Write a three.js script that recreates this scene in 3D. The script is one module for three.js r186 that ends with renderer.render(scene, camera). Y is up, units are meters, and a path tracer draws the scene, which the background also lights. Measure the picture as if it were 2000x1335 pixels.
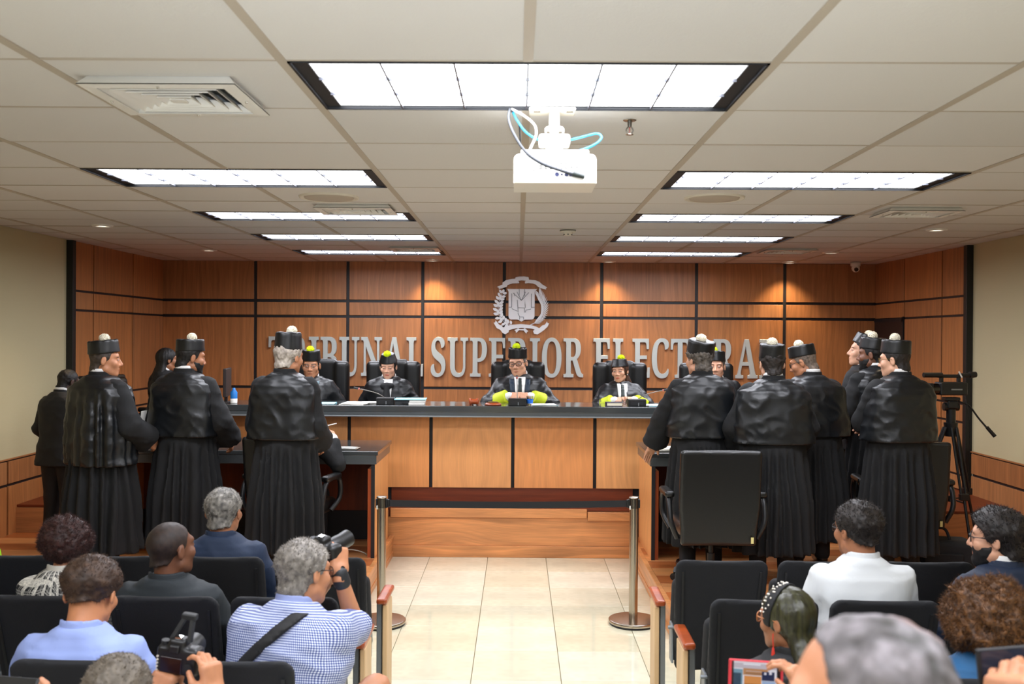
import * as THREE from 'three';
import { RoundedBoxGeometry } from 'three/addons/geometries/RoundedBoxGeometry.js';
import { TextGeometry } from 'three/addons/geometries/TextGeometry.js';
import { FontLoader } from 'three/addons/loaders/FontLoader.js';
import { RectAreaLightUniformsLib } from 'three/addons/lights/RectAreaLightUniformsLib.js';
import { mergeGeometries, mergeVertices } from 'three/addons/utils/BufferGeometryUtils.js';

// ---------------------------------------------------------------- camera, exposure
const scene = new THREE.Scene();
scene.background = new THREE.Color(0x000000);
const renderer = new THREE.WebGLRenderer({ antialias: true });
renderer.toneMapping = THREE.LinearToneMapping;
renderer.toneMappingExposure = 1.0;
renderer.shadowMap.enabled = true;
RectAreaLightUniformsLib.init();
const camera = new THREE.PerspectiveCamera(2 * Math.atan(667.5 / 1900) * 180 / Math.PI, 2000 / 1335, 0.05, 60);
camera.position.set(0, 2.05, 0);
camera.rotation.order = 'YXZ';
camera.rotation.set(-0.005, 0.0063, 0.0061);
camera.focus = 8.5;
camera.userData.fStop = 4.0;

// light levels (the fittings themselves are built with the ceiling)
const FLASH = 37, TROFFER = 18.8, DOWNLIGHT = 3.2, PANEL_GLOW = 3.2;

// ---------------------------------------------------------------- helpers
const PI = Math.PI;
let seed = 12345;
const rnd = () => { seed = (seed * 1664525 + 1013904223) >>> 0; return seed / 4294967296; };
const rr = (a, b) => a + (b - a) * rnd();
const clamp = (x, a, b) => x < a ? a : x > b ? b : x;
const lerp = (a, b, t) => a + (b - a) * t;
const ss = (a, b, x) => { const t = clamp((x - a) / (b - a), 0, 1); return t * t * (3 - 2 * t); };
function hash(x, y, z) { let h = Math.imul(x, 374761393) ^ Math.imul(y, 668265263) ^ Math.imul(z, 2147483647 ^ 0x5bd1e995); h = Math.imul(h ^ (h >>> 13), 1274126177); return ((h ^ (h >>> 16)) >>> 0) / 4294967296; }
function noise(x, y, z) {   // value noise, -1..1
  const xi = Math.floor(x), yi = Math.floor(y), zi = Math.floor(z); let u = x - xi, v = y - yi, w = z - zi;
  u = u * u * (3 - 2 * u); v = v * v * (3 - 2 * v); w = w * w * (3 - 2 * w);
  const a = lerp(lerp(hash(xi, yi, zi), hash(xi + 1, yi, zi), u), lerp(hash(xi, yi + 1, zi), hash(xi + 1, yi + 1, zi), u), v);
  const b = lerp(lerp(hash(xi, yi, zi + 1), hash(xi + 1, yi, zi + 1), u), lerp(hash(xi, yi + 1, zi + 1), hash(xi + 1, yi + 1, zi + 1), u), v);
  return lerp(a, b, w) * 2 - 1;
}
const V = (x, y, z) => new THREE.Vector3(x, y, z);
const taken = {};
function numbered(n) { const k = taken[n] = (taken[n] ?? -1) + 1; return k ? `${n}_${String(k).padStart(3, '0')}` : n; }
function thing(name, label, category, p = [0, 0, 0], ry = 0, group) {
  const o = new THREE.Group(); o.name = numbered(name); o.position.set(...p); o.rotation.y = ry; scene.add(o);
  o.userData = { label, category }; if (group) o.userData.group = group; return o;
}
function part(parent, name, geo, mat, label) { const m = new THREE.Mesh(geo, mat); m.name = name; if (label) m.userData.label = label; parent.add(m); return m; }
function solo(name, label, category, geo, mat, p = [0, 0, 0], ry = 0, group) {
  const m = new THREE.Mesh(geo, mat); m.name = numbered(name); m.position.set(...p); m.rotation.y = ry; scene.add(m);
  m.userData = { label, category }; if (group) m.userData.group = group; return m;
}
function struct(name, geo, mat, label, category) { const m = new THREE.Mesh(geo, mat); m.name = name; m.userData = { kind: 'structure', label, category }; scene.add(m); return m; }
const clean = (g) => { const n = g.index ? g.toNonIndexed() : g; for (const k of Object.keys(n.attributes)) if (!['position', 'normal', 'uv'].includes(k)) n.deleteAttribute(k); if (!n.attributes.uv) n.setAttribute('uv', new THREE.Float32BufferAttribute(new Float32Array(n.attributes.position.count * 2), 2)); n.morphAttributes = {}; return n; };
const join = (...gs) => mergeGeometries(gs.flat().map(clean));
const box = (w, h, d, x = 0, y = 0, z = 0) => new THREE.BoxGeometry(w, h, d).translate(x, y, z);
const rbox = (w, h, d, r, x = 0, y = 0, z = 0, s = 2) => new RoundedBoxGeometry(w, h, d, s, Math.min(r, w / 2.01, h / 2.01, d / 2.01)).translate(x, y, z);
const cyl = (r0, r1, h, x = 0, y = 0, z = 0, s = 20) => new THREE.CylinderGeometry(r1, r0, h, s).translate(x, y, z);
const ball = (r, x = 0, y = 0, z = 0, s = 14) => new THREE.SphereGeometry(r, s, Math.round(s * .7)).translate(x, y, z);
const lathe = (pts, s = 28) => new THREE.LatheGeometry(pts.map(([a, b]) => new THREE.Vector2(a, b)), s);
const tube = (pts, r, n = 24, s = 8, closed = false) => new THREE.TubeGeometry(new THREE.CatmullRomCurve3(pts.map(p => V(...p)), closed), n, r, s, closed);
function rod(a, b, r0, r1 = r0, s = 10) { const A = V(...a), B = V(...b), d = B.clone().sub(A), g = new THREE.CylinderGeometry(r1, r0, d.length(), s); g.applyQuaternion(new THREE.Quaternion().setFromUnitVectors(V(0, 1, 0), d.clone().normalize())); return g.translate((A.x + B.x) / 2, (A.y + B.y) / 2, (A.z + B.z) / 2); }
function bar(a, b, w, t) { const A = V(...a), B = V(...b), d = B.clone().sub(A), g = new THREE.BoxGeometry(w, d.length(), t); g.applyQuaternion(new THREE.Quaternion().setFromUnitVectors(V(0, 1, 0), d.clone().normalize())); return g.translate((A.x + B.x) / 2, (A.y + B.y) / 2, (A.z + B.z) / 2); }
const rot = (g, x = 0, y = 0, z = 0) => g.applyMatrix4(new THREE.Matrix4().makeRotationFromEuler(new THREE.Euler(x, y, z)));
function shapeOf(pts) { const s = new THREE.Shape(); pts.forEach(([x, y], i) => i ? s.lineTo(x, y) : s.moveTo(x, y)); s.closePath(); return s; }
const extr = (shape, d, bev = 0) => new THREE.ExtrudeGeometry(shape, { depth: d, bevelEnabled: bev > 0, bevelSize: bev, bevelThickness: bev, bevelSegments: 1, curveSegments: 10 });
// uv in metres by the way each face points; along = true turns the grain to run sideways
function meters(g, along = false, ox = rr(0, 9), oy = rr(0, 9)) {
  const n = clean(g), P = n.attributes.position, N = n.attributes.normal, U = n.attributes.uv;
  for (let i = 0; i < P.count; i++) {
    const ax = Math.abs(N.getX(i)), ay = Math.abs(N.getY(i)), az = Math.abs(N.getZ(i)); let u, v;
    if (ax > ay && ax > az) { u = P.getZ(i); v = P.getY(i); } else if (ay > az) { u = P.getX(i); v = P.getZ(i); } else { u = P.getX(i); v = P.getY(i); }
    if (along) [u, v] = [v, u];
    U.setXY(i, u + ox, v + oy);
  }
  return n;
}

// ---------------------------------------------------------------- textures and materials
function tex(w, h, fn, srgb = true, rep = [1, 1], mirror = true) {
  const d = new Uint8Array(w * h * 4);
  for (let y = 0; y < h; y++) for (let x = 0; x < w; x++) { const c = fn(x / w, y / h), i = (y * w + x) * 4; d[i] = clamp(c[0], 0, 255); d[i + 1] = clamp(c[1], 0, 255); d[i + 2] = clamp(c[2], 0, 255); d[i + 3] = 255; }
  const t = new THREE.DataTexture(d, w, h); t.magFilter = THREE.LinearFilter; t.minFilter = THREE.LinearMipmapLinearFilter; t.generateMipmaps = true;
  t.wrapS = t.wrapT = mirror ? THREE.MirroredRepeatWrapping : THREE.RepeatWrapping; t.repeat.set(...rep);
  if (srgb) t.colorSpace = THREE.SRGBColorSpace; t.needsUpdate = true; return t;
}
// veneer: grain runs along v; c is the mean colour in sRGB 0..255
function veneer(c, amp, sd, figure = 1) {
  return tex(512, 512, (u, v) => {
    const w = u * 60 + noise(u * 5 + sd, v * 2.2, 3) * 2.2 * figure;
    const g = noise(w, v * 2.4, sd) * .5 + noise(w * 3.1, v * 5, sd + 7) * .32 + noise(u * 420, v * 14, sd + 3) * .34;
    const cath = Math.sin((u * 7 + noise(u * 2.5, v * 1.3, sd + 11) * 1.7 * figure) * 6.28) * .28;
    const blot = noise(u * 3.2, v * 2.6, sd + 5) * .3, k = 1 + amp * (g + cath + blot);
    return [c[0] * k, c[1] * (k * 1.02 - .02) , c[2] * (k * 1.05 - .05)];
  }, true, [.8, .8]);
}
const std = (color, roughness = .6, metalness = 0, extra = {}) => new THREE.MeshStandardMaterial({ color, roughness, metalness, ...extra });
const phys = (color, roughness, extra = {}) => new THREE.MeshPhysicalMaterial({ color, roughness, ...extra });
const wallVeneer = veneer([176, 120, 74], .13, 1), benchVeneer = veneer([222, 156, 96], .055, 21, 1.4), daisVeneer = veneer([200, 134, 80], .13, 41, 1.6);
const fine = tex(256, 256, (u, v) => { const k = 128 + 60 * noise(u * 128, v * 128, 1) + 40 * noise(u * 40, v * 40, 2); return [k, k, k]; }, false, [3, 3]);
const MAT = {
  wallWood: phys(0xffffff, .42, { map: wallVeneer, clearcoat: .12, clearcoatRoughness: .35 }),
  wallWood2: phys(0xf2ebe6, .42, { map: wallVeneer, clearcoat: .12, clearcoatRoughness: .35 }),
  wallWood3: phys(0xfff4e4, .42, { map: wallVeneer, clearcoat: .12, clearcoatRoughness: .35 }),
  benchWood: phys(0xffffff, .4, { map: benchVeneer, clearcoat: .15, clearcoatRoughness: .3 }),
  benchWood2: phys(0xfbeee2, .4, { map: benchVeneer, clearcoat: .15, clearcoatRoughness: .3 }),
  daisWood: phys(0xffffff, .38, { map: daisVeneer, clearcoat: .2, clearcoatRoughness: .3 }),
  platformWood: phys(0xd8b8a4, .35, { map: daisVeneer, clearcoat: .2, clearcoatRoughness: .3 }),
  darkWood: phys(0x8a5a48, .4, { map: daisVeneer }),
  redWood: phys(0xd09070, .35, { map: daisVeneer, clearcoat: .3, clearcoatRoughness: .25 }),
  paleWood: phys(0xffffff, .5, { map: veneer([206, 172, 128], .06, 61) }),
  doorWood: std(0x241410, .5),
  seam: std(0x17161a, .5),
  post: std(0x0c0d0e, .5),
  cream: std(0xc2b892, .75, 0, { bumpMap: fine, bumpScale: .0006 }),
  ceilTile: [0xd2d0cc, 0xcfcdc9, 0xd5d3cf].map(c => std(c, .92, 0, { bumpMap: fine, bumpScale: .0008 })),
  tbar: std(0xb4aa9a, .6), tgap: std(0x8a8174, .8),
  white: std(0xe9e8e2, .4), whitePlastic: phys(0xf0eee4, .32, { clearcoat: .2 }), offWhite: std(0xd5cfc0, .6),
  frameDark: std(0x14171b, .6, .2),
  granite: phys(0x3c4041, .16, { clearcoat: .6, clearcoatRoughness: .08 }),
  graniteEdge: phys(0x4a4f51, .3, { clearcoat: .3 }),
  black: std(0x0d0e10, .5), blackGloss: phys(0x08090a, .18, { clearcoat: .5 }), blackPlastic: std(0x121315, .42),
  leather: phys(0x0a0b0c, .38, { clearcoat: .12, clearcoatRoughness: .4, bumpMap: fine, bumpScale: .0004 }),
  fabricBlack: std(0x111317, .82, 0, { bumpMap: fine, bumpScale: .0006 }),
  shell: std(0x16181a, .55),
  steel: std(0xb7ada0, .24, 1), steelDark: std(0x6d6a64, .3, 1), chrome: std(0xd8d8d6, .1, 1), silver: std(0xc2c9c6, .38, .3), silverPlate: std(0xf0f1f4, .3, .25),
  greyMetal: std(0x8b9093, .42, .5),
  paper: std(0xf1efe8, .8), paperBlue: std(0x9fdcea, .7), paperCream: std(0xe8dfc6, .8),
  bronze: std(0x6a4020, .35, .2), glass: phys(0xffffff, .02, { transmission: 1, thickness: .01, ior: 1.45 }),
};
// ---------------------------------------------------------------- the room shell
const XW = 4.7, ZB = -12.8, ZF = 3.2, YC = 3.03, DAIS = .457, PLAT = .2;
const woods = [MAT.wallWood, MAT.wallWood2, MAT.wallWood3];
{ // floor: slab with glossy cream tiles, each laid on its own along the aisle
  const fl = struct('floor', box(2 * XW + .4, .2, ZF - ZB + .4, 0, -.112, (ZF + ZB) / 2), std(0xb9ad90, .7), 'glossy cream tiled floor running up the aisle', 'floor');
  const marb = tex(256, 256, (u, v) => { const k = 1 + .035 * noise(u * 6, v * 6, 5) + .02 * noise(u * 30, v * 30, 8); return [228 * k, 225 * k, 202 * k]; });
  const mats = [0xffffff, 0xfbf9f4, 0xf6f2ea].map(c => phys(c, .1, { map: marb, clearcoat: .5, clearcoatRoughness: .05 }));
  const P = .54, g = meters(rbox(P - .0035, .012, P - .0035, .002, 0, -.006, 0, 1), false, 0, 0);
  const rest = [];
  for (let i = -9; i < 9; i++) for (let j = 0; j < 23; j++) {
    const x = -.27 + (i + .5) * P, z = -9.05 + (j + .5) * P;
    if (Math.abs(x) > XW - .2 || z > ZF - .2) continue;
    if (Math.abs(x) < 1.5 && z < -2.2) { const t = part(fl, 'tile', g, mats[Math.floor(rnd() * 3)]); t.position.set(x, rr(-.0006, 0), z); t.rotation.set(rr(-.0006, .0006), Math.floor(rnd() * 4) * PI / 2, rr(-.0006, .0006)); }
    else rest.push(g.clone().translate(x, 0, z));
  }
  part(fl, 'tile_field', join(rest), mats[0]).userData.kind = 'stuff';
}
function panelGrid(wall, us, vs, place, gap) {   // wood panels proud of the black seams, one mesh each
  for (let i = 0; i + 1 < us.length; i++) for (let j = 0; j + 1 < vs.length; j++) {
    const w = us[i + 1] - us[i] - gap, h = vs[j + 1] - vs[j] - gap * .85; if (h < .03) continue;
    const g = meters(rbox(w, h, .018, .003, 0, 0, 0, 1)); const m = part(wall, 'panel', g, woods[Math.floor(rnd() * 3)]);
    place(m, (us[i] + us[i + 1]) / 2, (vs[j] + vs[j + 1]) / 2);
  }
}
const LV = [DAIS, .62, 1.18, 1.375, 2.308, 2.512, YC + .02];
{
  const wb = struct('wall_back', box(2 * XW + .4, YC + .5, .2, 0, YC / 2, ZB - .1), MAT.seam, 'wood panelled wall with black seams behind the judges', 'wall');
  panelGrid(wb, [-XW, -3.46, -2.243, -1.258, -.186, 1.093, 2.337, 3.492, XW], LV, (m, u, v) => m.position.set(u, v, ZB + .009), .042);
  for (const s of [-1, 1]) {
    const side = s < 0 ? 'left' : 'right';
    const w = struct('wall_' + side, box(.2, YC + .5, ZF - ZB + .4, s * (XW + .1), YC / 2, (ZF + ZB) / 2), MAT.cream, `cream plastered ${side} side wall with wood wainscot`, 'wall');
    const place = (m, u, v) => { m.position.set(s * (XW - .012), v, -u); m.rotation.y = -s * PI / 2; };
    part(w, 'seam_backing', box(.006, YC - .0, 2.7, s * (XW - .003), YC / 2, -11.45), MAT.seam);
    if (s < 0) panelGrid(w, [10.17, 10.69, 11.79, 12.8], LV, place, .028);
    else { panelGrid(w, [10.17, 10.78, 11.83], LV, place, .028); panelGrid(w, [11.83, 12.8], [2.308, 2.512, YC + .02], place, .028); }
    part(w, 'post', rbox(.07, YC, .075, .004, s * (XW - .035), YC / 2, -10.12, 1), MAT.post);
    // wainscot
    part(w, 'seam_backing', box(.006, .9, 10.05 - 2 + 5, s * (XW - .003), .44, -10.05 / 2 + 1.5), MAT.seam);
    panelGrid(w, [-3, -1.5, 0, 1.5, 3, 4.5, 6, 7.6, 8.9, 10.07], [0, .66, .89], place, .03);
    part(w, 'wainscot_cap', box(.02, .012, 13.1, s * (XW - .012), .896, -10.05 / 2 + 1.5), MAT.wallWood2);
  }
  // door set back in the right hand panelling, dark
  const d = struct('door_1', join(rbox(.03, 1.86, .94, .003, XW - .016, DAIS + .93, -12.31, 1)), MAT.doorWood, 'dark brown door in the corner behind the standing lawyers', 'door');
  part(d, 'door_frame', join(box(.035, 1.87, .04, XW - .018, DAIS + .935, -11.85), box(.035, .04, .95, XW - .018, 2.29, -12.31)), MAT.seam);
  struct('wall_rear', box(2 * XW + .4, YC + .5, .2, 0, YC / 2, ZF + .1), MAT.cream, 'cream wall behind the audience', 'wall');
}
// ---------------------------------------------------------------- ceiling
const COLS = []; for (let k = -6; k <= 6; k++) COLS.push(clamp(.03 + k * .88, -XW, XW));
const ROWS = [3.2, 2.47, 1.74, 1.01, .28, -.45, -1.18, -1.91, -2.74, -3.47, -4.2, -4.95, -5.72, -6.41, -7.12, -7.7, -8.26, -8.81, -9.38, -9.96, -10.53, -11.1, -11.68, -12.25, -12.8];
const TROFF = []; // [column index, row index]: two columns wide, one row deep
const ci = (x) => COLS.findIndex(c => Math.abs(c - x) < .01);
for (const [x, z] of [[-.85, -3.47], [-2.61, -5.72], [.91, -5.72], [-2.61, -7.7], [.91, -7.7], [-2.61, -9.38], [.91, -9.38], [-2.61, -11.1], [.91, -11.1], [-2.61, 1.01], [.91, 1.01], [-2.61, -1.18], [.91, -1.18]]) TROFF.push([ci(x), ROWS.indexOf(z)]);
const isTroff = (i, j) => TROFF.some(([a, b]) => b === j && (i === a || i === a + 1));
const VENTS = [[-1.375, -3.925, .6, .52], [-1.24, -7.42, .58, .42], [3.02, -7.42, .56, .42], [2.98, -10.82, .56, .46], [-1.15, -10.82, .54, .46]];
const ceil = struct('ceiling', box(2 * XW + .4, .12, ZF - ZB + .4, 0, YC + .26, (ZF + ZB) / 2), MAT.offWhite, 'suspended ceiling of pale tiles in a metal grid', 'ceiling');
{
  const cache = {};
  for (let i = 0; i + 1 < COLS.length; i++) for (let j = 0; j + 1 < ROWS.length; j++) {
    if (isTroff(i, j)) continue;
    const w = COLS[i + 1] - COLS[i], d = ROWS[j] - ROWS[j + 1]; if (w < .05) continue;
    const cx = (COLS[i] + COLS[i + 1]) / 2, cz = (ROWS[j] + ROWS[j + 1]) / 2, vt = VENTS.find(([x, z]) => Math.abs(x - cx) < w / 2 && Math.abs(z - cz) < d / 2);
    if (vt) { // tile cut out for an air vent
      const [vx, vz, vw, vd] = vt, x0 = cx - w / 2 + .01, x1 = cx + w / 2 - .01, z0 = cz - d / 2 + .005, z1 = cz + d / 2 - .005, a = vx - vw / 2 + .05, b = vx + vw / 2 - .05, p = vz - vd / 2 + .045, q = vz + vd / 2 - .045, B = (u0, u1, v0, v1) => box(u1 - u0, .016, v1 - v0, (u0 + u1) / 2, YC + .01, (v0 + v1) / 2);
      part(ceil, 'tile', meters(join(B(x0, a, z0, z1), B(b, x1, z0, z1), B(a, b, z0, p), B(a, b, q, z1))), MAT.ceilTile[0]); continue;
    }
    const key = w.toFixed(2) + '_' + d.toFixed(2);
    const g = cache[key] ??= meters(rbox(w - .02, .016, d - .01, .004, 0, .008, 0, 1), false, 0, 0);
    const t = part(ceil, 'tile', g, MAT.ceilTile[Math.floor(rnd() * 3)]);
    t.position.set((COLS[i] + COLS[i + 1]) / 2, YC + rr(.001, .005), (ROWS[j] + ROWS[j + 1]) / 2); t.rotation.set(rr(-.004, .004), 0, rr(-.002, .002));
  }
  COLS.forEach((x, i) => { if (Math.abs(x) > XW - .05) return; // long bars, cut where a light fitting spans two columns
    let z0 = ROWS[0]; const cut = TROFF.filter(([a]) => a === i - 1).map(([, b]) => b).sort((p, q) => p - q);
    for (const b of [...cut, ROWS.length - 1]) { const z1 = ROWS[b]; if (z0 - z1 > .02) part(ceil, 'grid_bar', box(.036, .03, z0 - z1, x, YC + .0135, (z0 + z1) / 2), MAT.tbar); z0 = ROWS[b + 1]; } });
  for (const z of ROWS) if (z < ZF - .1 && z > ZB + .1) part(ceil, 'cross_bar', box(2 * XW, .02, .012, 0, YC + .0105, z), MAT.tbar);
}
// ---------------------------------------------------------------- recessed light fittings
{
  const glow = std(0xffffff, .6, 0, { emissive: 0xfdfdff, emissiveIntensity: PANEL_GLOW });
  const blade = std(0x4c4e56, .4, .1);
  const where = ['widest ceiling light of all, above the projector', 'ceiling light left of the projector, nearest the camera in its row', 'ceiling light right of the projector, nearest the camera in its row', 'second light back in the left row, behind an air vent', 'second light back in the right row', 'third light back in the left row', 'third light back in the right row', 'ceiling light nearest the wood wall in the left row', 'ceiling light nearest the wood wall in the right row', 'light over the audience on the left', 'light over the audience on the right', 'light over the front seats on the left', 'light over the front seats on the right'];
  TROFF.forEach(([i, j], k) => {
    const x0 = COLS[i] + .018, x1 = COLS[i + 2] - .018, z0 = ROWS[j] - .006, z1 = ROWS[j + 1] + .006, W = x1 - x0, D = z0 - z1;
    const t = thing('ceiling_light', 'recessed louvred ' + where[k], 'ceiling light', [(x0 + x1) / 2, YC, (z0 + z1) / 2], 0, 'recessed ceiling lights');
    part(t, 'housing', join(box(W, .01, D, 0, .075, 0), box(.01, .08, D, -W / 2 + .005, .035, 0), box(.01, .08, D, W / 2 - .005, .035, 0), box(W, .08, .01, 0, .035, -D / 2 + .005), box(W, .08, .01, 0, .035, D / 2 - .005)), MAT.frameDark);
    part(t, 'frame', join(box(.065, .012, D, -W / 2 + .0325, .012, 0), box(.065, .012, D, W / 2 - .0325, .012, 0), box(W, .008, .014, 0, .004, -D / 2 + .007), box(W, .008, .012, 0, .004, D / 2 - .006)), MAT.frameDark);
    part(t, 'lamp_panel', box(W - .13, .006, D - .03, 0, .014, 0), glow);
    for (let a = 1; a < 6; a++) part(t, 'louvre', box(.007, .012, D - .03, -W / 2 + .065 + (W - .13) * a / 6, .003, 0), blade);
    for (let a = 1; a < 3; a++) part(t, 'louvre', box(W - .13, .012, .006, 0, .003, -D / 2 + .015 + (D - .03) * a / 3), blade);
    const L = new THREE.RectAreaLight(0xf1f4ff, TROFFER, W - .15, D - .06); L.position.set(0, .0095, 0); L.rotation.x = -PI / 2; t.add(L);
  });
  // small round downlights
  const spotGlow = std(0xffffff, .5, 0, { emissive: 0xfff2dd, emissiveIntensity: 4 });
  const tag = ['by the cream wall on the left', 'above the dark-haired clerk', 'over the letters of the first word', 'right of the emblem', 'above the last letters on the wall', 'beside the small dome camera', 'by the cream wall on the right'];
  [[-3.74, -8.72], [-3.56, -11.17], [-1.11, -12.52], [1.16, -12.52], [3.48, -12.52], [3.54, -11.06], [3.72, -8.69]].forEach(([x, z], k) => {
    const t = thing('downlight', 'small round recessed downlight ' + tag[k], 'ceiling light', [x, YC, z], 0, 'round downlights');
    part(t, 'trim_ring', lathe([[.062, .002], [.062, -.012], [.09, -.008], [.092, .002]], 28), MAT.white);
    part(t, 'lamp_lens', lathe([[.001, -.004], [.05, -.003], [.062, .001], [.062, .004]], 24), spotGlow);
    const s = new THREE.SpotLight(0xffe0b4, DOWNLIGHT * (z < -12.3 ? 1.6 : 1), 0, .85, .7); s.position.set(0, -.03, 0); s.target.position.set(0, -2, z < -12.3 ? -.18 : 0); s.shadow.radius = 2; t.add(s, s.target);
  });
}
// ---------------------------------------------------------------- ceiling fixtures
function diffuser(label, x, z, w, d, drop = .03) {
  const t = thing('air_diffuser', label, 'air vent', [x, YC, z], 0, 'square ceiling air vents');
  const ring = (w0, d0, w1, d1, y0, y1) => { const g = []; // four sloped slats of a square ring
    const q = [[-1, -1], [1, -1], [1, 1], [-1, 1]];
    const pos = []; for (let k = 0; k < 4; k++) { const [ax, az] = q[k], [bx, bz] = q[(k + 1) % 4]; const A = [ax * w0, y0, az * d0], B = [bx * w0, y0, bz * d0], C = [bx * w1, y1, bz * d1], D = [ax * w1, y1, az * d1]; const th = .004, up = p => [p[0], p[1] + th, p[2]];
      for (const tri of [[A, B, C], [A, C, D], [up(A), up(C), up(B)], [up(A), up(D), up(C)], [A, up(A), up(B)], [A, up(B), B], [D, C, up(C)], [D, up(C), up(D)]]) pos.push(...tri.flat()); }
    const b = new THREE.BufferGeometry(); b.setAttribute('position', new THREE.Float32BufferAttribute(pos, 3)); b.computeVertexNormals(); return b; };
  part(t, 'frame', join(ring(w / 2, d / 2, w / 2 - .055, d / 2 - .05, -drop, -drop - .004), ring(w / 2 - .03, d / 2 - .03, w / 2, d / 2, 0, -drop)), MAT.white);
  { const W = w - .1, D = d - .09, h = .19; part(t, 'duct', join(box(W, .004, D, 0, h, 0), box(.004, h, D, -W / 2, h / 2 - .01, 0), box(.004, h, D, W / 2, h / 2 - .01, 0), box(W, h, .004, 0, h / 2 - .01, -D / 2), box(W, h, .004, 0, h / 2 - .01, D / 2)), MAT.greyMetal); }
  const n = 5; for (let k = 0; k < n; k++) { const a = (1 - k / n) * .76 + .08, b = a - .085; part(t, 'slat', ring(w / 2 * a, d / 2 * a, w / 2 * b, d / 2 * b, -drop - .002, -drop + .03), MAT.white); }
  part(t, 'centre_plate', box(w * .1, .006, d * .1, 0, -drop, 0), MAT.white);
  for (const [sx, sz] of [[-1, 0], [1, 0], [0, 1], [0, -1]]) part(t, 'screw', ball(.006, sx * (w / 2 - .028), -drop - .004, sz * (d / 2 - .026), 8), MAT.chrome);
  return t;
}
diffuser('large white square air vent near the left ceiling edge', -1.375, -3.925, .6, .52, .035);
diffuser('air vent beside the round ceiling speaker on the left', -1.24, -7.42, .58, .42);
diffuser('air vent by the right wall near a downlight', 3.02, -7.42, .56, .42);
diffuser('far air vent near the dome camera', 2.98, -10.82, .56, .46, .02);
diffuser('far air vent above the leftmost judge', -1.15, -10.82, .54, .46, .02);
for (const [x, z, l] of [[-1.34, -7.16, 'left'], [1.362, -6.93, 'right']]) {
  const t = thing('ceiling_speaker', `round flush ceiling speaker ${l} of the aisle`, 'speaker', [x, YC, x < 0 ? -6.86 : -6.8], 0, 'round ceiling speakers');
  part(t, 'rim', lathe([[.175, .004], [.195, -.012], [.207, -.01], [.21, .004]], 48), MAT.offWhite);
  part(t, 'grille', lathe([[.001, -.016], [.1, -.015], [.17, -.012], [.176, .002]], 48), MAT.tbar);
}
{ let t = thing('smoke_detector', 'round white smoke detector on the ceiling', 'smoke detector', [.45, YC, -8.93]);
  part(t, 'base', lathe([[.001, -.018], [.068, -.018], [.075, 0], [.001, 0]], 28), MAT.offWhite); part(t, 'sensor_head', lathe([[.001, -.05], [.03, -.048], [.044, -.03], [.046, -.018]], 24), MAT.offWhite);
  for (let k = 0; k < 6; k++) part(t, 'slot', rot(box(.012, .008, .006, 0, -.038, .04), 0, k * PI / 3, 0), MAT.black);
  t = thing('sprinkler', 'small metal fire sprinkler hanging from the ceiling', 'sprinkler', [.497, YC, -4.396]);
  part(t, 'escutcheon', lathe([[.001, -.004], [.026, -.003], [.03, 0]], 20), MAT.steel); part(t, 'body', cyl(.009, .011, .03, 0, -.015, 0, 10), MAT.steelDark);
  part(t, 'yoke', join(tube([[-.008, -.03, 0], [-.016, -.045, 0], [-.006, -.062, 0]], .003, 8, 6), tube([[.008, -.03, 0], [.016, -.045, 0], [.006, -.062, 0]], .003, 8, 6)), MAT.steelDark);
  part(t, 'glass_bulb', cyl(.003, .003, .028, 0, -.045, 0, 8), std(0x8a4038, .2)); part(t, 'deflector', cyl(.018, .018, .002, 0, -.064, 0, 14), MAT.steel);
  t = thing('dome_camera', 'small white dome security camera under the ceiling corner', 'security camera', [4.3, YC, -12.45]);
  part(t, 'base', lathe([[.001, -.05], [.06, -.05], [.065, 0], [.001, 0]], 24), MAT.white); part(t, 'eyeball', ball(.052, 0, -.075, .01, 18), MAT.white); part(t, 'camera_lens', rot(cyl(.026, .026, .02, 0, 0, 0, 16), PI / 2 + .5, 0, 0).translate(-.008, -.093, .052), MAT.blackGloss);
}
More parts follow.
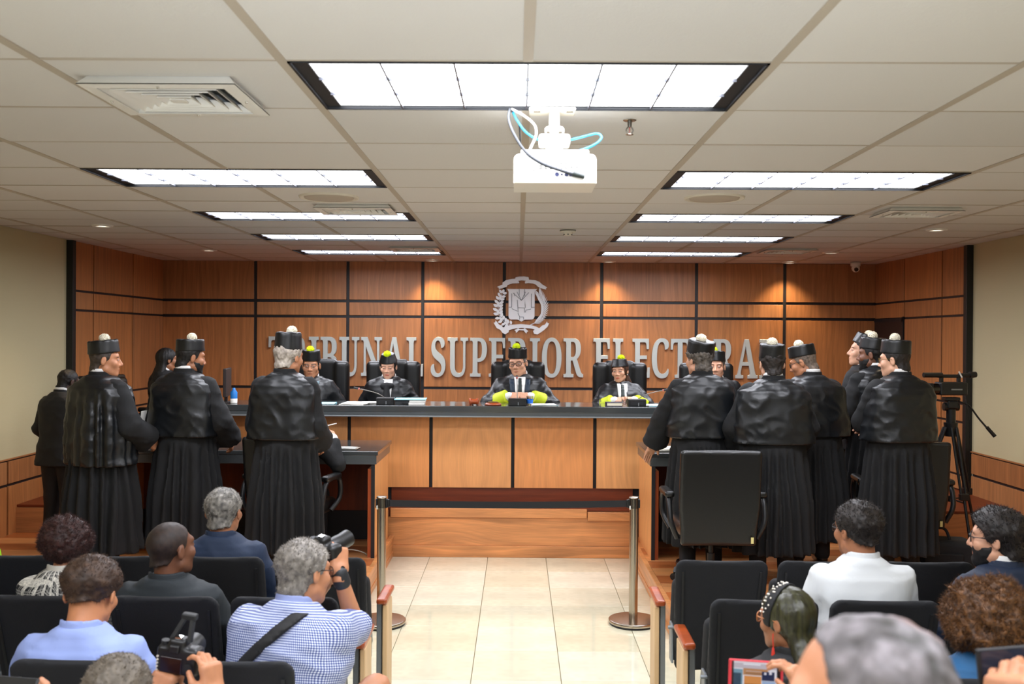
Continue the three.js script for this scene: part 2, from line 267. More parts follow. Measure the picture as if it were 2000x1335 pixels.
// projector on its pole
{
  const t = thing('projector', 'white ceiling projector hanging on a short pole', 'projector', [.15, YC, -4.2]);
  const w = .338, h = .115, d = .26, y = -.275;
  const sh = new THREE.Shape(); const r = .025; sh.moveTo(-w / 2, -h / 2); sh.lineTo(w / 2, -h / 2); sh.lineTo(w / 2, h / 2 - r); sh.quadraticCurveTo(w / 2, h / 2, w / 2 - r, h / 2); sh.lineTo(-w / 2 + r, h / 2); sh.quadraticCurveTo(-w / 2, h / 2, -w / 2, h / 2 - r); sh.closePath();
  const body = part(t, 'body', extr(sh, d, .004).translate(0, y, -d / 2), MAT.whitePlastic);
  part(t, 'top_deck', rbox(w - .05, .03, d - .04, .008, 0, y + h / 2 + .012, 0), MAT.whitePlastic);
  const zf = d / 2 + .0045;
  const slots = []; for (let i = 0; i < 8; i++) for (let j = 0; j < 4; j++) slots.push(box(.012, .0022, .003, -.06 + i * .0215, y + .02 - j * .0072, zf));
  for (let j = 0; j < 4; j++) slots.push(box(.008, .0022, .003, .138, y + .02 - j * .0072, zf)); for (let i = 0; i < 2; i++) for (let j = 0; j < 2; j++) slots.push(box(.014, .002, .003, -.108 + i * .021, y - .01 - j * .013, zf));
  part(body, 'vent_slots', join(slots), MAT.frameDark).userData.kind = 'stuff';
  for (const [x, rr_] of [[.008, .0085], [.028, .004], [.048, .0085], [.066, .0085]]) part(body, 'socket', rot(cyl(rr_, rr_, .006, 0, 0, 0, 14), PI / 2).translate(x, y - .025, zf), std(0x2c3360, .4));
  part(body, 'power_socket', box(.03, .024, .006, -.118, y + .018, zf), MAT.offWhite);
  part(body, 'plate', box(.016, .006, .003, -.025, y - .028, zf), MAT.greyMetal);
  part(t, 'mount_head', rbox(.135, .05, .09, .012, -.0, -.135, 0), MAT.whitePlastic);
  part(t, 'mount_neck', join(rbox(.07, .05, .07, .006, 0, -.175, 0), lathe([[.001, -.195], [.085, -.198], [.09, -.205], [.001, -.21]], 28)), MAT.whitePlastic);
  part(t, 'pole', join(rbox(.046, .1, .046, .012, 0, -.05, 0), box(.066, .006, .03, 0, -.088, 0)), MAT.whitePlastic);
  part(t, 'bracket', tube([[-.036, -.115, .03], [-.036, -.085, .03], [.036, -.085, .03], [.036, -.115, .03]], .004, 24, 6), MAT.white);
  const cp = part(t, 'ceiling_plate', rbox(.2, .012, .12, .006, -.01, -.008, 0), MAT.offWhite); for (const x of [-.065, .075]) part(cp, 'slot', box(.028, .004, .012, x - .01, -.016, .03), MAT.tgap);
  part(t, 'black_cable', tube([[-.192, .0, .02], [-.196, -.05, .05], [-.17, -.13, .1], [-.12, -.21, .135], [-.06, -.255, .15], [.02, -.285, .15], [.075, -.3, .142]], .0065, 40, 8), std(0x20242a, .45));
  part(t, 'plug', rot(cyl(.009, .013, .05, 0, 0, 0, 12), 0, 0, 1.3).translate(.098, -.304, .14), std(0x1c2420, .4));
  part(t, 'thin_black_cable', tube([[-.19, .0, .01], [-.155, -.05, .0], [-.148, -.1, -.02], [-.145, -.14, -.04]], .0035, 20, 6), MAT.black);
  part(t, 'white_cable', tube([[-.185, .0, .015], [-.13, -.04, .06], [-.085, -.085, .08], [-.08, -.13, .1], [-.1, -.18, .11], [-.118, -.23, .13], [-.116, -.25, .138]], .0052, 36, 8), MAT.white);
  part(t, 'blue_cable', join(tube([[-.185, .0, .0], [-.16, -.05, .02], [-.125, -.1, .03], [-.08, -.13, .03], [-.05, -.135, .02]], .005, 30, 8), tube([[.06, -.135, .02], [.12, -.122, .03], [.185, -.11, .04], [.2, -.125, .05], [.18, -.155, .07], [.12, -.185, .08], [.06, -.2, .09], [0, -.196, .09]], .005, 40, 8)), std(0x2aa0d8, .4));
}
// ---------------------------------------------------------------- dais, platforms
{
  const d = struct('floor_dais', box(2 * XW, DAIS - .02, 12.8 - 9.07, 0, (DAIS - .02) / 2, -(12.8 + 9.07) / 2), MAT.darkWood, 'raised wooden dais under the judges bench', 'dais');
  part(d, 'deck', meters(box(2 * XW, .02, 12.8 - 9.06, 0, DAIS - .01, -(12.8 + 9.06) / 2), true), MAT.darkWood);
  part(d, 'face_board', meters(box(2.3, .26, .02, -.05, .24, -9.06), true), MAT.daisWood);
  part(d, 'base_board', meters(rbox(2.24, .108, .026, .004, -.05, .054, -9.05, 1), true), MAT.daisWood);
  part(d, 'nosing', meters(rbox(1.83, .085, .045, .006, -.265, .412, -9.055, 1), true), MAT.daisWood);
  part(d, 'nosing', meters(rbox(.43, .08, .05, .006, .87, .388, -9.05, 1), true), MAT.daisWood);
  part(d, 'side_face', meters(box(3.55, .43, .02, 2.925, .216, -9.06), true), MAT.wallWood); part(d, 'side_face', meters(box(3.5, .43, .02, -2.95, .216, -9.06), true), MAT.wallWood);
  for (const s of [-1, 1]) {
    const xi = s < 0 ? -1.17 : 1.07, w = XW - Math.abs(xi), side = s < 0 ? 'left' : 'right';
    const p = struct('floor_platform_' + side, box(w, PLAT - .02, 2.45, s * (Math.abs(xi) + w / 2 + .01), (PLAT - .02) / 2, -7.825), MAT.platformWood, `low wooden platform on the ${side} of the aisle`, 'platform');
    for (let k = 0; k < 10; k++) part(p, 'plank', meters(rbox(w, .02, .243, .002, s * (Math.abs(xi) + w / 2 + .005), PLAT - .01, -6.725 - k * .2445, 1), true), k % 2 ? MAT.platformWood : MAT.daisWood);
    part(p, 'side_board', meters(rbox(.022, .155, 2.45, .003, xi, .095, -7.825, 1), true), MAT.daisWood);
    part(p, 'nosing', meters(rbox(.04, .03, 2.45, .005, xi - s * .004, PLAT - .012, -7.825, 1), true), MAT.daisWood);
    part(p, 'base_strip', meters(rbox(.03, .05, 2.45, .004, xi - s * .002, .025, -7.825, 1), true), MAT.daisWood);
    part(p, 'front_board', meters(rbox(w, PLAT - .02, .02, .003, s * (Math.abs(xi) + w / 2), .09, -6.6, 1), true), MAT.daisWood);
  }
}
// ---------------------------------------------------------------- the judges' bench
{
  const t = thing('judges_bench', 'long judges bench with orange wood front panels and black seams', 'bench', [0, DAIS, -9.4]);
  part(t, 'carcass', box(6.4, .8, .05, 0, .42, -.0), MAT.seam);
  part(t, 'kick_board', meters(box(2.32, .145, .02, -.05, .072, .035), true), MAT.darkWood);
  const seams = []; for (let k = -4; k <= 4; k++) seams.push(-.045 + k * .787);
  for (let k = 0; k + 1 < seams.length; k++) part(t, 'front_panel', meters(rbox(.787 - .032, .69, .02, .003, (seams[k] + seams[k + 1]) / 2, .49, .055, 1)), k % 2 ? MAT.benchWood : MAT.benchWood2);
  part(t, 'end_panel', meters(box(.03, .8, .55, -3.2, .4, -.2)), MAT.benchWood); part(t, 'end_panel', meters(box(.03, .8, .55, 3.2, .4, -.2)), MAT.benchWood);
  const c = thing('bench_countertop', 'dark polished stone countertop along the judges bench', 'countertop', [0, DAIS + .84, -9.45]);
  part(c, 'slab', rbox(6.5, .06, .64, .006, 0, .073, 0), MAT.granite);
  part(c, 'edge_band', rbox(6.5, .06, .04, .006, 0, .03, .296), MAT.graniteEdge); part(c, 'lower_bead', rbox(6.5, .014, .055, .004, 0, .004, .3, 1), MAT.greyMetal);
}
// counsel tables
function counselTable(s) {
  const xi = s < 0 ? -1.19 : 1.12, L = s < 0 ? 2.3 : 1.0, t = thing('counsel_table', `dark topped counsel table with orange wood end panel ${s < 0 ? 'left' : 'right'} of the aisle`, 'table', [xi, PLAT, -8.1], 0, 'counsel tables');
  const g = s; // length runs outwards
  part(t, 'top', rbox(L, .035, .88, .006, g * (L / 2 - .03), .875, -.42), MAT.granite);
  part(t, 'apron', rbox(L - .03, .075, .03, .004, g * (L / 2 - .02), .82, -.0), MAT.graniteEdge); part(t, 'apron', rbox(.03, .075, .85, .004, 0, .82, -.42), MAT.graniteEdge);
  part(t, 'end_panel', meters(box(.028, .78, .82, g * .012, .39, -.42)), MAT.benchWood);
  part(t, 'edge_strip', box(.03, .78, .012, g * .014, .39, -.004), MAT.seam);
  part(t, 'inner_lining', meters(box(.03, .74, .6, g * .045, .37, -.32)), MAT.redWood);
  part(t, 'modesty_panel', meters(box(L - .1, .52, .02, g * (L / 2), .52, -.78)), MAT.darkWood); part(t, 'lower_board', box(L - .1, .26, .03, g * (L / 2), .13, -.77), MAT.black);
  part(t, 'end_panel', meters(box(.028, .78, .82, g * (L - .06), .39, -.42)), MAT.benchWood);
  return t;
}
counselTable(-1); counselTable(1);

// flash gun of the photographer's camera, its head tilted up so that the light bounces off the ceiling
{
  const t = thing('camera_flash', 'flash gun tilted towards the ceiling, behind the viewpoint', 'flash', [0, 2.17, .16]); t.rotation.x = .7;
  part(t, 'head', rbox(.075, .05, .09, .008, 0, 0, 0), MAT.blackPlastic); part(t, 'flash_lamp', box(.06, .036, .004, 0, 0, -.047), std(0xffffff, .5, 0, { emissive: 0xf2f5ff, emissiveIntensity: 3 })); part(t, 'foot', rbox(.06, .09, .04, .006, 0, -.055, .03), MAT.blackPlastic);
  const L = new THREE.SpotLight(0xe9f0ff, FLASH, 0, .78, .55); L.position.set(0, 0, -.056); L.target.position.set(0, 0, -1); L.shadow.radius = 1.2; t.add(L, L.target);
}
// ---------------------------------------------------------------- implicit shapes, meshed with surface nets
const cap = (ax, ay, az, bx, by, bz, ra, rb = ra) => { const dx = bx - ax, dy = by - ay, dz = bz - az, L = 1 / Math.max(1e-9, dx * dx + dy * dy + dz * dz);
  return (x, y, z) => { const px = x - ax, py = y - ay, pz = z - az; let t = (px * dx + py * dy + pz * dz) * L; t = t < 0 ? 0 : t > 1 ? 1 : t; const qx = px - dx * t, qy = py - dy * t, qz = pz - dz * t; return Math.sqrt(qx * qx + qy * qy + qz * qz) - (ra + (rb - ra) * t); }; };
const ell = (cx, cy, cz, a, b, c) => (x, y, z) => { const px = x - cx, py = y - cy, pz = z - cz, k0 = Math.sqrt(px * px / (a * a) + py * py / (b * b) + pz * pz / (c * c)), k1 = Math.sqrt(px * px / (a * a * a * a) + py * py / (b * b * b * b) + pz * pz / (c * c * c * c)); return k1 > 1e-9 ? k0 * (k0 - 1) / k1 : -Math.min(a, b, c); };
const rb = (cx, cy, cz, hx, hy, hz, r) => (x, y, z) => { const qx = Math.abs(x - cx) - hx + r, qy = Math.abs(y - cy) - hy + r, qz = Math.abs(z - cz) - hz + r; return Math.hypot(Math.max(qx, 0), Math.max(qy, 0), Math.max(qz, 0)) + Math.min(Math.max(qx, qy, qz), 0) - r; };
const smin = (a, b, k) => { const h = Math.max(k - Math.abs(a - b), 0) / k; return Math.min(a, b) - h * h * k * .25; };
const SU = (k, ...fs) => { const n = fs.length; return (x, y, z) => { let d = fs[0](x, y, z); for (let i = 1; i < n; i++) { const e = fs[i](x, y, z), h = k - Math.abs(d - e); d = (d < e ? d : e) - (h > 0 ? h * h * .25 / k : 0); } return d; }; };
const cut = (f, g, k = .006) => (x, y, z) => -smin(-f(x, y, z), g(x, y, z), k);   // f without g
const both = (f, g, k = .004) => (x, y, z) => -smin(-f(x, y, z), -g(x, y, z), k);
function table(ys, vs, y) { if (y <= ys[0]) return vs[0]; for (let i = 1; i < ys.length; i++) if (y <= ys[i]) { let t = (y - ys[i - 1]) / (ys[i] - ys[i - 1]); t = t * t * (3 - 2 * t); return vs[i - 1] + (vs[i] - vs[i - 1]) * t; } return vs[vs.length - 1]; }
function surface(f, lo, hi, h) {
  const nx = Math.ceil((hi[0] - lo[0]) / h) + 2, ny = Math.ceil((hi[1] - lo[1]) / h) + 2, nz = Math.ceil((hi[2] - lo[2]) / h) + 2, sx = 1, sy = nx, sz = nx * ny;
  const F = new Float32Array(nx * ny * nz), B = 6, diag = B * h * .5 * 1.7320508;
  for (let k = 0; k < nz; k += B) for (let j = 0; j < ny; j += B) for (let i = 0; i < nx; i += B) {
    const c = f(lo[0] + (i + B / 2) * h, lo[1] + (j + B / 2) * h, lo[2] + (k + B / 2) * h), skip = Math.abs(c) > diag * 1.7 + .012;
    for (let kk = k; kk < Math.min(k + B, nz); kk++) for (let jj = j; jj < Math.min(j + B, ny); jj++) for (let ii = i; ii < Math.min(i + B, nx); ii++)
      F[ii + jj * sy + kk * sz] = ii === 0 || jj === 0 || kk === 0 || ii === nx - 1 || jj === ny - 1 || kk === nz - 1 ? 1 : skip ? c : f(lo[0] + ii * h, lo[1] + jj * h, lo[2] + kk * h);
  }
  const id = new Int32Array(nx * ny * nz).fill(-1), pos = [], idx = [];
  for (let k = 0; k < nz - 1; k++) for (let j = 0; j < ny - 1; j++) for (let i = 0; i < nx - 1; i++) {
    const o = i + j * sy + k * sz; let m = 0; for (let c = 0; c < 8; c++) if (F[o + (c & 1) * sx + (c >> 1 & 1) * sy + (c >> 2) * sz] < 0) m |= 1 << c;
    if (m === 0 || m === 255) continue;
    let X = 0, Y = 0, Z = 0, n = 0;
    for (let c = 0; c < 8; c++) for (let ax = 0; ax < 3; ax++) { if (c >> ax & 1) continue; const e = c | 1 << ax; if (!((m >> c ^ m >> e) & 1)) continue;
      const a = F[o + (c & 1) + (c >> 1 & 1) * sy + (c >> 2) * sz], b = F[o + (e & 1) + (e >> 1 & 1) * sy + (e >> 2) * sz], t = a / (a - b);
      X += (c & 1) + (ax === 0 ? t : 0); Y += (c >> 1 & 1) + (ax === 1 ? t : 0); Z += (c >> 2) + (ax === 2 ? t : 0); n++; }
    id[o] = pos.length / 3; pos.push(lo[0] + (i + X / n) * h, lo[1] + (j + Y / n) * h, lo[2] + (k + Z / n) * h);
  }
  const quad = (a, b, c, d, flip) => { if (a < 0 || b < 0 || c < 0 || d < 0) return; flip ? idx.push(a, c, b, a, d, c) : idx.push(a, b, c, a, c, d); };
  for (let k = 1; k < nz - 1; k++) for (let j = 1; j < ny - 1; j++) for (let i = 1; i < nx - 1; i++) {
    const o = i + j * sy + k * sz, s = F[o] < 0;
    if (s !== F[o + sx] < 0) quad(id[o - sy - sz], id[o - sz], id[o], id[o - sy], !s);
    if (s !== F[o + sy] < 0) quad(id[o - sx - sz], id[o - sx], id[o], id[o - sz], !s);
    if (s !== F[o + sz] < 0) quad(id[o - sx - sy], id[o - sy], id[o], id[o - sx], !s);
  }
  const g = new THREE.BufferGeometry(); g.setAttribute('position', new THREE.Float32BufferAttribute(pos, 3)); g.setIndex(idx); g.computeVertexNormals();
  g.setAttribute('uv', new THREE.Float32BufferAttribute(new Float32Array(pos.length / 3 * 2), 2)); return g;
}
function planarUV(g, fn) { const P = g.attributes.position, U = g.attributes.uv; for (let i = 0; i < P.count; i++) { const [u, v] = fn(P.getX(i), P.getY(i), P.getZ(i)); U.setXY(i, u, v); } return g; }

// ---------------------------------------------------------------- auditorium seats (origin on the floor under the top of the back; they face -z)
const SEAT = {};
{
  const bend = (x, y) => -.26 * (.93 - y) + .35 * x * x;
  SEAT.shell = planarUV(surface((x, y, z) => { const R = .05, qx = Math.abs(x) - (.232 - .018 * ss(.9, .3, y)) + R, qy = Math.abs(y - .63) - .3 - .012 * (x / .23) ** 2 + R, d2 = Math.hypot(Math.max(qx, 0), Math.max(qy, 0)) + Math.min(Math.max(qx, qy), 0) - R + .014, d3 = Math.abs(z - bend(x, y)) - .004; return Math.hypot(Math.max(d2, 0), Math.max(d3, 0)) + Math.min(Math.max(d2, d3), 0) - .014; }, [-.26, .3, -.24], [.26, .97, .09], .0115), (x, y) => [x, y]);
  SEAT.cushion = planarUV(surface((x, y, z) => rb(0, .64, 0, .222, .275, .03, .028)(x, y, z - bend(x, y) + .036), [-.26, .3, -.3], [.26, .95, .06], .013), (x, y) => [x, y]);
  SEAT.rib = [-1, 1].map(s => bar([s * .178, .36, -.26 * .57 + .0315], [s * .195, .88, -.26 * .05 + .0345], .012, .008));
  SEAT.bracket = [-1, 1].map(s => join(rbox(.012, .2, .08, .004, s * .225, .47, -.16), rot(cyl(.009, .009, .03, 0, 0, 0, 10), 0, 0, PI / 2).translate(s * .235, .56, -.11)));
  SEAT.pan = planarUV(surface(rb(0, .43, -.36, .215, .05, .23, .04), [-.26, .34, -.62], [.26, .52, -.1], .014), (x, y, z) => [x, z]);
  SEAT.panUp = planarUV(surface((x, y, z) => rb(0, .58, -.27, .215, .21, .05, .04)(x, y, z - .25 * (y - .58)), [-.26, .32, -.45], [.26, .84, -.1], .014), (x, y, z) => [x, y]);
  SEAT.pad = meters(surface((x, y, z) => rb(0, .617, -.5, .029, .016, .16, .011)(x, y, z) , [-.05, .58, -.7], [.05, .66, -.3], .006), true, 0, 0);
  SEAT.board = meters(rbox(.026, .5, .2, .006, 0, .345, -.46, 1), false, 0, 0);
  SEAT.column = join(rbox(.03, .6, .07, .006, 0, .3, -.42), rbox(.05, .02, .3, .006, 0, .01, -.45));
}
const seatOf = {};
function seatRow(z, xs, row, side) {   // xs: seat centres from the aisle outwards
  const s = side === 'left' ? -1 : 1, ord = ['aisle', 'second', 'third', 'fourth', 'fifth', 'sixth'];
  xs.forEach(([x, up, label], k) => {
    const t = thing('auditorium_seat', label || `black auditorium seat, ${ord[k]} ${k ? 'from the aisle ' : 'end '}in the ${row} row on the ${side}`, 'seat', [x, 0, z], rr(-.02, .02), 'black auditorium seats');
    part(t, 'back_shell', SEAT.shell, MAT.fabricBlack); part(t, 'back_cushion', SEAT.cushion, MAT.fabricBlack); for (const k of [0, 1]) { part(t, 'side_rib', SEAT.rib[k], MAT.shell); part(t, 'bracket', SEAT.bracket[k], MAT.greyMetal); }
    part(t, 'seat_pan', up ? SEAT.panUp : SEAT.pan, MAT.fabricBlack);
    const arm = (ax, end) => { part(t, 'armrest', SEAT.pad, MAT.redWood).position.x = ax; if (end) part(t, 'side_board', SEAT.board, MAT.paleWood).position.x = ax - s * .016; part(t, 'leg', SEAT.column, MAT.greyMetal).position.x = ax + (end ? s * .018 : 0); };
    if (!k) arm(-s * .258, true); arm(s * .258, false);
  });
}
const rowX = (s, n, first = 1.03) => Array.from({ length: n }, (_, k) => s * (first + k * .515));
seatRow(-4.9, rowX(1, 5).map((x, k) => [x, k < 2]), 'front', 'right'); seatRow(-4.17, rowX(1, 5, 1.06).map((x, k) => [x, k < 1]), 'second', 'right');
seatRow(-4.9, rowX(-1, 6, .99).map((x, k) => [x, k !== 1]), 'front', 'left'); seatRow(-4.15, rowX(-1, 6, .99).map((x, k) => [x, k === 0]), 'second', 'left');
seatRow(-3.33, rowX(-1, 4, .99).map((x) => [x, false]), 'third', 'left');
seatRow(-3.22, rowX(1, 4, 1.06).map((x) => [x, false]), 'third', 'right');

// ---------------------------------------------------------------- office chairs (face -z, origin on the floor)
function starBase(t, r = .3) {
  const legs = []; for (let k = 0; k < 5; k++) { const a = k * 2 * PI / 5 + .3; part(t, 'base_arm', bar([0, .1, 0], [Math.sin(a) * r, .075, Math.cos(a) * r], .045, .028), MAT.blackPlastic); const w = part(t, 'caster', rot(cyl(.027, .027, .04, 0, 0, 0, 14), 0, 0, PI / 2), MAT.blackPlastic); w.position.set(Math.sin(a) * r, .028, Math.cos(a) * r); w.rotation.y = a; }
  part(t, 'column', join(cyl(.032, .028, .16, 0, .17, 0), cyl(.018, .018, .2, 0, .3, 0)), MAT.blackPlastic);
}
const EX = {};
EX.back = planarUV(surface(SU(.012, (x, y, z) => rb(0, .7, .26, .295 - .02 * ss(.7, .4, y), .35, .028, .026)(x, y, z - .12 * (y - .7) - .2 * x * x), (x, y, z) => rb(0, .74, .225, .265, .28, .035, .034)(x, y, z - .12 * (y - .7) - .2 * x * x)), [-.34, .3, .12], [.34, 1.1, .42], .013), (x, y) => [x, y]);
EX.seat = planarUV(surface(rb(0, .45, -.02, .27, .06, .27, .05), [-.32, .36, -.34], [.32, .54, .3], .015), (x, y, z) => [x, z]);
EX.arm = (s) => join(tube([[s * .29, .4, .2], [s * .34, .52, .22], [s * .345, .67, .16], [s * .34, .7, .0], [s * .34, .67, -.14], [s * .335, .52, -.16], [s * .29, .42, -.08]], .02, 40, 10));
EX.pad = (s) => surface(rb(s * .34, .71, .03, .036, .024, .15, .02), [s * .34 - .06, .67, -.16], [s * .34 + .06, .75, .22], .009);
EX.armL = EX.arm(-1); EX.armR = EX.arm(1); EX.padL = EX.pad(-1); EX.padR = EX.pad(1);
function officeChair(label, p, ry, tag = true) {
  const t = thing('office_chair', label, 'chair', p, ry, 'black office chairs');
  part(t, 'backrest', EX.back, MAT.leather); part(t, 'seat', EX.seat, MAT.leather);
  part(t, 'armrest_frame', EX.armL, MAT.blackPlastic); part(t, 'armrest_frame', EX.armR, MAT.blackPlastic); part(t, 'armrest_pad', EX.padL, MAT.leather); part(t, 'armrest_pad', EX.padR, MAT.leather);
  part(t, 'mechanism', rbox(.2, .05, .26, .01, 0, .375, 0), MAT.blackPlastic); starBase(t);
  for (const x of [-.11, .11]) part(t, 'top_seam', bar([x, 1.0, .305], [x, 1.052, .29], .004, .012), MAT.black);
  if (tag) part(t, 'care_tag', box(.02, .045, .002, .235, .4, .285), std(0xd9cf8a, .7));
  return t;
}
officeChair('black leather office chair standing empty before the right row of lawyers', [1.45, PLAT, -7.27], .02);
officeChair('dark office chair behind the rightmost lawyer by the tripod', [3.14, PLAT, -7.98], -.12);
officeChair('black office chair at the left counsel table', [-1.83, PLAT, -7.95], -.2);
// high-backed judges' chairs (face +z)
const JC = {};
JC.back = planarUV(surface(SU(.02, rb(0, .93, -.2, .16, .42, .05, .045), rb(-.205, .95, -.175, .085, .38, .06, .055), rb(.205, .95, -.175, .085, .38, .06, .055)), [-.33, .45, -.3], [.33, 1.42, -.06], .014), (x, y) => [x, y]);
JC.seat = planarUV(surface(rb(0, .47, .05, .28, .06, .28, .05), [-.34, .38, -.28], [.34, .56, .38], .016), (x, y, z) => [x, z]);
function judgeChair(label, x, z) {
  const t = thing('judge_chair', label, 'chair', [x, DAIS, z], 0, 'high-backed judges chairs');
  part(t, 'backrest', JC.back, MAT.leather); part(t, 'seat', JC.seat, MAT.leather); for (const s of [-1, 1]) part(t, 'armrest', join(rbox(.07, .04, .34, .015, s * .32, .68, .06), rbox(.05, .24, .06, .01, s * .32, .56, 0)), MAT.leather); starBase(t);
}
judgeChair('high-backed black chair of the judge in rimless glasses, by the left end', -2.1, -10.28); judgeChair('high-backed black chair behind the woman with a black neck bow', -1.33, -10.22); judgeChair('high-backed black chair behind the central speaking judge', .0, -10.3);
judgeChair('high-backed black chair behind the long-haired woman judge', 1.09, -10.25); judgeChair('high-backed black chair of the judge half hidden by the grey-haired lawyer', 2.02, -10.28);

// ---------------------------------------------------------------- stanchions and belt
function stanchion(x, z, label) {
  const t = thing('stanchion', label, 'stanchion', [x, 0, z], 0, 'belt stanchions');
  part(t, 'base', lathe([[.001, .012], [.172, .012], [.176, .016], [.176, .032], [.17, .037], [.04, .04], [.001, .04]], 56), MAT.steel); part(t, 'rubber_foot', lathe([[.001, 0], [.17, 0], [.174, .012], [.001, .012]], 48), MAT.black);
  part(t, 'post', cyl(.0315, .0315, .82, 0, .45, 0, 32), MAT.steel); part(t, 'head', cyl(.0325, .0325, .07, 0, .865, 0, 32), MAT.steelDark);
  part(t, 'cap', lathe([[.001, .912], [.034, .911], [.036, .905], [.036, .899], [.001, .899]], 32), MAT.steel);
  for (const s of [-1, 1]) part(t, 'belt_slot', rbox(.014, .062, .03, .003, s * .036, .862, 0), MAT.blackPlastic);
  part(t, 'release_clip', rbox(.008, .028, .012, .003, -.03, .835, .02), MAT.white);
}
stanchion(-.965, -6.92, 'steel belt stanchion on the left of the aisle'); stanchion(.838, -6.98, 'steel belt stanchion on the right of the aisle');
{ const g = new THREE.PlaneGeometry(1.7, .048, 40, 2), P = g.attributes.position; const out = []; for (let s of [0, 1]) { const q = g.clone(), Q = q.attributes.position; for (let i = 0; i < Q.count; i++) Q.setXYZ(i, Q.getX(i), Q.getY(i) + .012 * (Q.getX(i) / .85) ** 2 - .012, s ? -.001 : .001); if (s) { const I = q.index.array; for (let i = 0; i < I.length; i += 3) [I[i], I[i + 1]] = [I[i + 1], I[i]]; } q.computeVertexNormals(); out.push(q); }
  const t = thing('barrier_belt', 'black webbing belt stretched between the two stanchions', 'belt', [-.063, .862, -6.95], .033); part(t, 'webbing', join(out), std(0x17181b, .8)); part(t, 'belt_end', rbox(.03, .056, .022, .004, -.862, .0, 0), MAT.blackPlastic); part(t, 'belt_end', rbox(.03, .056, .022, .004, .862, 0, 0), MAT.blackPlastic); }
// ---------------------------------------------------------------- people
const skinMat = phys(0xffffff, .52, { vertexColors: true, sheen: .15, sheenRoughness: .6 });
const lin = (hex) => { const c = new THREE.Color(hex); return [c.r, c.g, c.b]; };
const Mx = () => new THREE.Matrix4();
function paint(g, fn) { const P = g.attributes.position, C = new Float32Array(P.count * 3); for (let i = 0; i < P.count; i++) { const c = fn(P.getX(i), P.getY(i), P.getZ(i)); C[i * 3] = c[0]; C[i * 3 + 1] = c[1]; C[i * 3 + 2] = c[2]; } g.setAttribute('color', new THREE.BufferAttribute(C, 3)); return g; }
// heads: origin mid-head, y up, face +z, chin near -.118, crown near .118
const headCache = {};
function headGeo(type, h) {
  const key = type + h; if (headCache[key]) return headCache[key];
  const f = type === 'f', j = f ? .88 : 1;
  let d = SU(.02, ell(0, .036, -.014, .0755, .084, .094), ell(0, -.03, .022, .061 * j, .083, .066), ell(0, -.062, .03, .05 * j, .05, .052));
  d = SU(.022, d, ell(0, -.098, .062, .024 * j, .02, .02), cap(-.05 * j, -.06, .0, -.02 * j, -.095, .05, .018, .016), cap(.05 * j, -.06, .0, .02 * j, -.095, .05, .018, .016), ell(-.042, -.022, .058, .026, .024, .022), ell(.042, -.022, .058, .026, .024, .022), cap(-.04, .03, .07, .04, .03, .07, .014));
  d = cut(d, SU(.008, ell(-.032, .006, .099, .022, .013, .016), ell(.032, .006, .099, .022, .013, .016)), .014);
  d = SU(.006, d, ell(-.031, .005, .0755, .0155, .0125, .0135), ell(.031, .005, .0755, .0155, .0125, .0135));
  d = SU(.012, d, cap(0, .014, .084, 0, -.03, f ? .1 : .104, .007, f ? .0095 : .0115), ell(-.0125, -.035, .089, .0085, .008, .011), ell(.0125, -.035, .089, .0085, .008, .011));
  d = SU(.005, d, ell(0, -.0625, .0835, f ? .021 : .022, .0055, .0095), ell(0, -.0735, .082, .0185, .0065, .009));
  d = cut(d, cap(-.02, -.068, .0925, .02, -.068, .0925, .0018), .004);
  for (const s of [-1, 1]) { d = SU(.008, d, (x, y, z) => { const X = x - s * .0795, Y = y + .002, Z = z + .012; return ell(0, 0, 0, .0085, .0315, .0185)(X - s * .25 * -Z * .8, Y, Z - .12 * Y); }); d = cut(d, ell(s * .091, .002, -.01, .006, .018, .0095), .005); }
  d = SU(.03, d, cap(0, -.05, -.028, 0, -.135, -.036, f ? .045 : .053, f ? .046 : .055));
  return headCache[key] = surface(d, [-.11, -.2, -.14], [.11, .14, .13], h);
}
